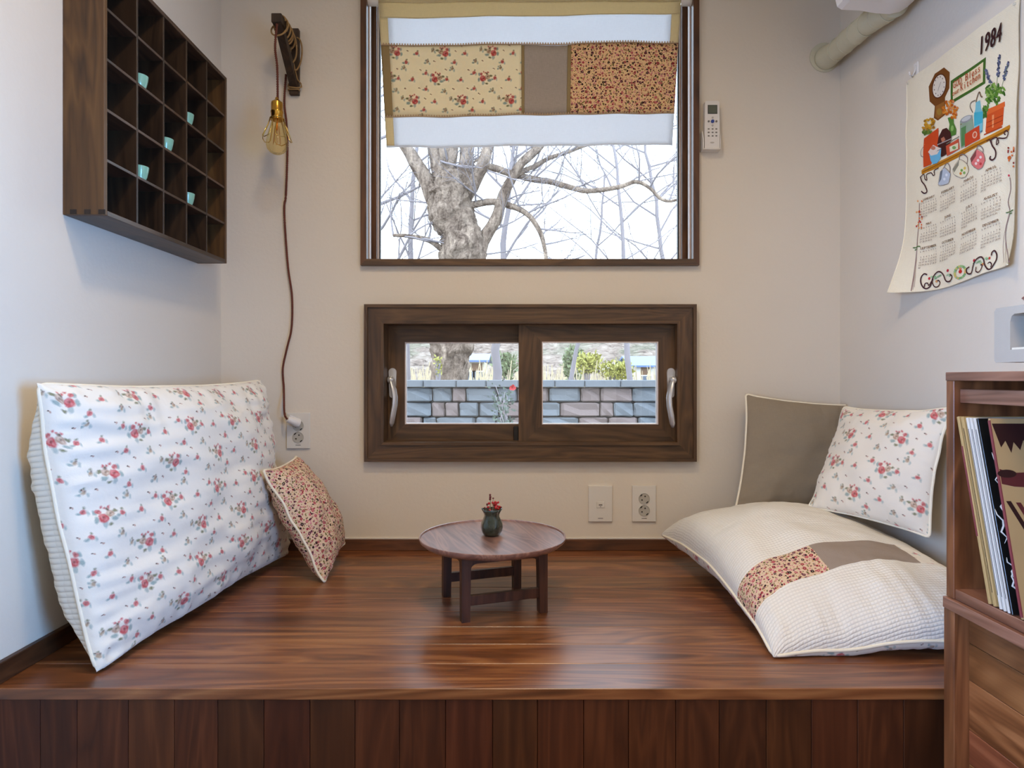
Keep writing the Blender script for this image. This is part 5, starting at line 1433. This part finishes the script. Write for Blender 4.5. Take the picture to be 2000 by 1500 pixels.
M['leafd'] = plain('rose_leaf', srgb(82, 94, 85), .6, vary=.3, bscale=60)
M['rosep'] = plain('red_petal', srgb(157, 30, 35), .5, vary=.15)
M['bluroof'] = plain('blue_roof', srgb(64, 84, 120), .5, vary=.1)
M['housew'] = plain('cream_house_wall', srgb(164, 154, 134), .8, vary=.06)
M['housew2'] = plain('white_house_wall', srgb(170, 169, 167), .8, vary=.04)
M['winglass'] = plain('far_window', srgb(68, 76, 88), .2)
g_ = MB().box((-60, WY+T+.01, -.3), (60, 90, -.02)).build('ground', M['ground']); g_['kind'] = 'structure'
# hill far behind
V = []; Fc = []; n, m = 60, 8
for j in range(m+1):
    for i in range(n+1):
        x = -70+140*i/n; f = j/m; h = 7.0*math.sin(f*PI/2)*(.85+.25*noise.noise(Vector((x*.04, f*2, 0)))); V.append((x, 58+f*26, -.1+h+(.3*noise.noise(Vector((x*.4, f*9, 4))) if 0 < j else 0)))
for j in range(m):
    for i in range(n): a = j*(n+1)+i; Fc.append([a, a+1, a+n+2, a+n+1])
hl = obj('hill', V, Fc, M['hill'], None, True); hl['kind'] = 'structure'

# block retaining wall
BW = 6.5; wt_ = PZZ(742, BW)
gw = thing('garden_wall', 'low garden wall of rough grey and pinkish blocks with flat cap stones, outside the low window', 'wall', (0, BW, 0))
random.seed(21)
variants = []
for k in range(4):
    bm = bmesh.new(); bmesh.ops.create_cube(bm, size=1); bmesh.ops.bevel(bm, geom=list(bm.edges), offset=.09, segments=1, affect='EDGES')
    bmesh.ops.subdivide_edges(bm, edges=[e for e in bm.edges if e.calc_length() > .5], cuts=1, use_grid_fill=True)
    for v in bm.verts:
        nn = noise.noise(v.co*3+Vector((k*7, 0, 0)))
        if v.co.y < -.3: v.co.y += nn*.22
    me = bpy.data.meshes.new('block'); bm.to_mesh(me); bm.free(); me.materials.append(M['block']); variants.append(me)
capme = bpy.data.meshes.new('cap_stone'); bm = bmesh.new(); bmesh.ops.create_cube(bm, size=1); bmesh.ops.bevel(bm, geom=list(bm.edges), offset=.05, segments=1, affect='EDGES'); bm.to_mesh(capme); bm.free(); capme.materials.append(M['cap'])
def inst(name, me, parent, loc, sc):
    o = bpy.data.objects.new(name, me); COL.objects.link(o); o.parent = parent; o.matrix_parent_inverse = wm(parent).inverted(); o.location = loc; o.scale = sc; return o
x = -2.9; 
caps_px = [0]
while x < 3.0:
    w_ = random.choice([.30, .33, .36]); inst('cap_stone', capme, gw, (x+w_/2, BW+.10, wt_-.037), (w_-.006, .30, .070)); x += w_
rh = .150; zrow = wt_-.075
for r_ in range(6):
    x = -2.9-random.uniform(0, .2); zc2 = zrow-rh*(r_+.5)
    while x < 3.0:
        w_ = random.choice([.20, .20, .30, .32, .40, .14]); inst('block', random.choice(variants), gw, (x+w_/2, BW+.12+random.uniform(-.008, .008), zc2), (w_-.010, .22, rh-.010)); x += w_
MB().box((-2.9, BW+.10, -.02), (3.0, BW+.22, wt_-.076)).build('wall_core', M['rubber'], gw)

# trees
def wob(pts, amt, n_sub=4, seed=0):
    out = []
    P_ = [Vector(p_) for p_ in pts]
    for i in range(len(P_)-1):
        p0, p1, p2, p3 = P_[max(i-1, 0)], P_[i], P_[i+1], P_[min(i+2, len(P_)-1)]
        for k in range(n_sub):
            f = k/n_sub; q_ = .5*((2*p1)+(p2-p0)*f+(2*p0-5*p1+4*p2-p3)*f*f+(3*p1-p0-3*p2+p3)*f**3); out.append(q_+Vector((noise.noise(q_*3+Vector((seed, 0, 0))), noise.noise(q_*3+Vector((0, seed, 9))), noise.noise(q_*3+Vector((4, seed, 0)))))*amt)
    out.append(P_[-1]); return out
def limb(mb, pts, r0, r1, amt=.03, n=10, seed=0, lumpy=0.0, sub=4):
    pp = wob(pts, amt, sub, seed); m = len(pp)
    rr = [(r0+(r1-r0)*(k/(m-1))**.8)*(1+lumpy*noise.noise(pp[k]*5)) for k in range(m)]
    mb.tube(pp, rr, n); return pp
def twigs(mb, start, dirn, length, r, depth, rnd, spread=.6):
    pts = [start]; d = dirn.normalized(); p_ = start.copy(); seg = 4
    for k in range(seg):
        d = (d+Vector((rnd.uniform(-.22, .22), rnd.uniform(-.22, .22), rnd.uniform(-.14, .22)))).normalized(); p_ = p_+d*length/seg; pts.append(p_.copy())
    mb.tube(pts, [r*(1-.6*k/seg) for k in range(seg+1)], 4 if r < .012 else 5, cap=False)
    if depth <= 0: return
    for k in range(1, seg+1):
        for _ in range(1 if depth > 1 else 2):
            if rnd.random() < .85:
                a = Vector((rnd.uniform(-1, 1), rnd.uniform(-.6, .6), rnd.uniform(-.5, 1))).normalized()
                twigs(mb, pts[k], (d+a*spread*1.3), length*rnd.uniform(.45, .7), r*(1-.6*k/seg)*.6, depth-1, rnd, spread)
TD = 9.0
TP = lambda px, py, dd=0: P(px, py, TD+dd)
tr = thing('large_tree', 'thick knobbly bare tree just beyond the garden wall, forking behind the curtain', 'tree', (PX(880, TD), TD, -.02))
mb = MB()
tb_ = [Vector((PX(872, TD), TD, -.05)), TP(872, 1000), TP(874, 740), TP(880, 670), TP(896, 580), TP(905, 500), TP(897, 450), TP(882, 410), TP(872, 375), TP(862, 350)]
pp = wob(tb_, .04, 14, 1); m = len(pp)
wid = []
for p_ in pp:
    py = 738+(ZC-p_.z)*F/TD*-1*-1
    py = 738-(p_.z-ZC)*F/p_.y
    tbl = [(1100, 44), (740, 34), (670, 36), (560, 43), (500, 44), (450, 39), (415, 43), (380, 44), (345, 36)]
    w_ = tbl[-1][1]
    for (ya_, wa_), (yb_, wb_) in zip(tbl, tbl[1:]):
        if ya_ >= py >= yb_: w_ = wa_+(wb_-wa_)*(ya_-py)/(ya_-yb_); break
    if py > 1100: w_ = 44
    wid.append(w_*TD/F*(1+.10*noise.noise(p_*2.2)))
mb.tube(pp, wid, 40)
trunk = mb
# roughen the trunk
for i, v in enumerate(trunk.v):
    trunk.v[i] = v+Vector((noise.noise(v*4.5), noise.noise(v*4.5+Vector((7, 0, 0))), noise.noise(v*5+Vector((0, 7, 0)))))*.06+Vector((noise.noise(v*11), noise.noise(v*11+Vector((5, 5, 5))), 0))*.06+Vector((noise.noise(v*28), noise.noise(v*28+Vector((5, 5, 5))), 0))*.02
trunk.build('trunk', M['bark'], tr, smooth=True)
big = [([(868, 420), (842, 375), (822, 335), (800, 300), (778, 262)], 22, 9), ([(875, 400), (862, 350), (852, 310), (836, 250)], 20, 10), ([(880, 395), (878, 340), (882, 290), (886, 220)], 20, 11),
       ([(888, 398), (906, 345), (914, 290), (920, 220)], 20, 10), ([(900, 405), (930, 350), (952, 300), (970, 240)], 17, 8), ([(862, 380), (872, 330), (858, 280), (840, 230)], 13, 8),
       ([(925, 520), (945, 470), (966, 430), (990, 365), (1020, 322), (1060, 280), (1100, 230)], 15, 6), ([(920, 338), (950, 327), (1000, 340), (1055, 354), (1105, 362), (1150, 371), (1208, 366), (1240, 356), (1268, 366), (1292, 388), (1320, 393), (1345, 381)], 8.5, 2.2),
       ([(915, 400), (950, 395), (1000, 402), (1030, 418), (1050, 445), (1062, 480), (1070, 530)], 8, 3.5), ([(865, 490), (838, 467), (800, 463), (768, 460)], 6.5, 3), ([(985, 360), (1040, 325), (1110, 293), (1200, 270)], 6, 3),
       ([(868, 310), (884, 328), (915, 322), (950, 300)], 3, 2)]
rnd = random.Random(4)
tw = MB()
for k, (pl_, a_, b2) in enumerate(big):
    mb = MB(); dd = rnd.uniform(-.25, .25)
    pts = [TP(x, y_, dd*(i/len(pl_))) for i, (x, y_) in enumerate(pl_)]
    pp = limb(mb, pts, a_*TD/F, b2*TD/F, .035, 12, k, .18 if a_ > 10 else .05); mb.build('branch', M['bark'], tr, smooth=True)
    for i in range(2, len(pp), 3 if a_ > 8 else 2):
        a = Vector((rnd.uniform(-.6, 1), rnd.uniform(-.5, .5), rnd.uniform(-.2, 1)))
        if a_ < 10 or rnd.random() < .35: twigs(tw, pp[i], a, rnd.uniform(.5, 1.0), .016, 2, rnd)
tw.build('twigs', M['bark2'], tr, smooth=True, kind='stuff')
def bare_tree(px, D, h, r, lean, label, seed, twig_len=1.3, nb=10, z0=-.05, zfirst=.35, depth=3):
    rn = random.Random(seed); base = Vector((PX(px, D), D, z0)); t_ = thing('bare_tree', label, 'tree', base, group='bare trees beyond the garden wall')
    top_ = base+Vector((lean, rn.uniform(-.3, .3), h)); mb = MB()
    pts = [base, base.lerp(top_, .35)+Vector((rn.uniform(-.15, .15), 0, 0)), base.lerp(top_, .7)+Vector((rn.uniform(-.2, .2), 0, 0)), top_]
    pp = limb(mb, pts, r, r*.3, .06, 9, seed, .1, 6); mb.build('trunk', M['bark2'], t_, smooth=True)
    tw = MB()
    for k in range(nb):
        i = int(len(pp)*(zfirst+(1-zfirst)*k/nb)); i = min(i, len(pp)-1)
        s_ = 1 if k % 2 else -1
        twigs(tw, pp[i], Vector((s_*rn.uniform(.5, 1), rn.uniform(-.5, .5), rn.uniform(.2, 1))), twig_len*rn.uniform(.7, 1.2), r*.27, depth, rn)
    tw.build('branches', M['bark2'], t_, smooth=True, kind='stuff'); return t_
bare_tree(800, 12, 6.0, .085, .2, 'bare tree seen at the left end of the left low window pane', 31, 1.5, 8)
bare_tree(968, 11.5, 5.2, .10, .35, 'bare tree rising just left of the middle of the low window', 32, 1.5, 9)
bare_tree(1100, 14, 5.5, .06, .9, 'slender leaning bare tree at the left of the right low window pane', 33, 1.8, 10)
bare_tree(1235, 13, 6.4, .07, -.5, 'bare tree seen through the right part of the large window', 34, 2.0, 12)
bare_tree(1330, 15, 6.8, .09, -.9, 'bare tree at the far right edge of the large window, leaning left', 35, 2.2, 12)
bare_tree(742, 10.5, 5.2, .13, -.9, 'bare tree at the left edge of the large window, leaning left', 36, 1.7, 10)

def shrub(px, py0, py1, wpx, D, mat, label, seed, n=420, ls=.10, group='shrubs beyond the garden wall'):
    rn = random.Random(seed); c = P(px, (py0+py1)/2, D); rx = wpx/2*D/F; rz = (py1-py0)/2*D/F
    t_ = thing('shrub', label, 'shrub', (c.x, D, c.z-rz), group=group)
    mb = MB()
    for k in range(n):
        a = rn.uniform(0, 2*PI); u = rn.uniform(-1, 1); r = rn.random()**.4
        p_ = c+Vector((rx*r*math.cos(a)*math.sqrt(1-u*u*.8), rx*.7*r*math.sin(a)*math.sqrt(1-u*u), rz*r*u))
        d = Vector((rn.uniform(-1, 1), rn.uniform(-1, 1), rn.uniform(0, 1.2))).normalized(); s_ = d.cross(Vector((rn.uniform(-1, 1), rn.uniform(-1, 1), .2))).normalized(); l_ = ls*rn.uniform(.6, 1.3)
        mb.add([p_, p_+d*l_*.5+s_*l_*.22, p_+d*l_, p_+d*l_*.5-s_*l_*.22], [[0, 1, 2, 3]])
    mb.build('foliage', mat, t_, kind='stuff')
    mb = MB()
    for k in range(5): mb.tube([Vector((c.x, D, -.05)), c+Vector((rx*rn.uniform(-.6, .6), 0, rz*rn.uniform(0, .7)))], .02, 5)
    mb.build('stems', M['bark2'], t_)
shrub(1118, 676, 745, 40, 20, M['leafg'], 'green bush at the left of the right low window pane', 1, 500, .16)
shrub(1150, 690, 735, 52, 18, M['leafy'], 'yellow-green bush left of centre in the right low window pane', 2, 500, .15)
shrub(1205, 705, 745, 66, 16, M['leafy'], 'low wide yellowish bush above the wall in the right low window pane', 3, 600, .12)
shrub(856, 696, 738, 12, 8.2, M['leafy'], 'yellow-green climber on the foot of the large tree', 4, 120, .05)
shrub(985, 690, 745, 50, 22, M['leafg'], 'grey-green bush behind the wall at the right of the left low window pane', 5, 400, .2)
M['reed'] = plain('dry_reed', srgb(158, 144, 118), .85, vary=.2, bscale=20)
rn = random.Random(9); mb = MB()
for k in range(2600):
    x = rn.uniform(-14, 16); y_ = rn.uniform(16, 34); h = rn.uniform(.5, 1.5); b_ = Vector((x, y_, -.03)); lx2 = rn.uniform(-.3, .3)
    mb.add([b_+Vector((-.03, 0, 0)), b_+Vector((.03, 0, 0)), b_+Vector((lx2+.01, 0, h)), b_+Vector((lx2-.01, 0, h))], [[0, 1, 2, 3]])
o = mb.build('dry_grass', M['reed']); tag(o, 'pale dry winter grass and reeds on the field beyond the garden wall', 'grass', kind='stuff')

def house(px0, px1, pyw0, pyr, D, wallm, roofm, label, dep=6):
    x0, x1 = PX(px0, D), PX(px1, D); zw = PZZ(pyw0, D); zr = PZZ(pyr, D)
    t_ = thing('house', label, 'house', ((x0+x1)/2, D, -.02))
    MB().box((x0, D, -.02), (x1, D+dep, zw)).build('wall', wallm, t_)
    e = .35; MB().prism([(D-e, zw-.05), (D+dep/2, zr), (D+dep+e, zw-.05), (D+dep+e, zw+.08), (D+dep/2, zr+.15), (D-e, zw+.08)], 0, x0-e, x1+e).build('roof', roofm, t_)
    n = max(2, int((x1-x0)/2.2))
    for k in range(n):
        cx = x0+(x1-x0)*(k+.5)/n; w_ = MB().box((cx-.45, D-.04, zw-1.5), (cx+.45, D+.02, zw-.6)).build('window', M['housew2'], t_); MB().box((cx-.38, D-.06, zw-1.43), (cx+.38, D-.03, zw-.67)).build('pane', M['winglass'], w_)
    MB().box((x0+.5, D-.03, -.02), (x0+1.2, D+.02, 1.9)).build('door', M['shelf'], t_)
house(906, 945, 706, 692, 42, M['housew'], M['bluroof'], 'small cream house with blue roof beyond the left low window pane')
house(1238, 1330, 716, 697, 46, M['housew2'], M['bluroof'], 'wide white building with blue roof beyond the right low window pane')
house(1172, 1222, 722, 714, 62, M['housew2'], M['housew2'], 'low white shed with white roof beyond the right low window pane')

# rose bush in front of the garden wall
rb = thing('rose_bush', 'sparse rose bush with one red bloom in front of the garden wall', 'shrub', (PX(985, 6.1), 6.1, -.02))
rn = random.Random(17); mb = MB(); lf = MB()
for k in range(8):
    tip = P(rn.uniform(955, 1015), rn.uniform(752, 790), 6.1+rn.uniform(-.1, .15)); base = Vector((PX(985, 6.1)+rn.uniform(-.05, .05), 6.1, -.02)); mid = base.lerp(tip, .5)+Vector((rn.uniform(-.1, .1), 0, .08))
    mb.tube([base, mid, tip], [.008, .006, .003], 6)
    for j in range(26):
        p_ = mid.lerp(tip, rn.uniform(.1, 1.1))+Vector((rn.uniform(-.07, .07), rn.uniform(-.05, .05), rn.uniform(-.06, .06))); d = Vector((rn.uniform(-1, 1), rn.uniform(-1, .2), rn.uniform(-.4, 1))).normalized(); s_ = d.cross(Vector((.3, 1, .4))).normalized(); l_ = rn.uniform(.025, .045)
        lf.add([p_, p_+d*l_*.5+s_*l_*.3, p_+d*l_, p_+d*l_*.5-s_*l_*.3], [[0, 1, 2, 3]])
mb.build('stems', M['bark2'], rb, smooth=True); lf.build('leaves', M['leafd'], rb, kind='stuff')
bc = P(1001, 757, 6.05); mb = MB()
for k in range(14):
    a = k*2.4; r = .004+.0017*k
    e1 = Vector((math.cos(a), -.3, math.sin(a))).normalized(); e2 = e1.cross(Vector((0, 1, 0))).normalized(); w_ = .007+.0008*k
    mb.add([bc+e1*r*.3, bc+e1*r+e2*w_+Vector((0, -.012, 0)), bc+e1*(r+.010)+Vector((0, -.006, 0)), bc+e1*r-e2*w_+Vector((0, -.012, 0))], [[0, 1, 2, 3]])
mb.build('bloom', M['rosep'], rb, smooth=True)
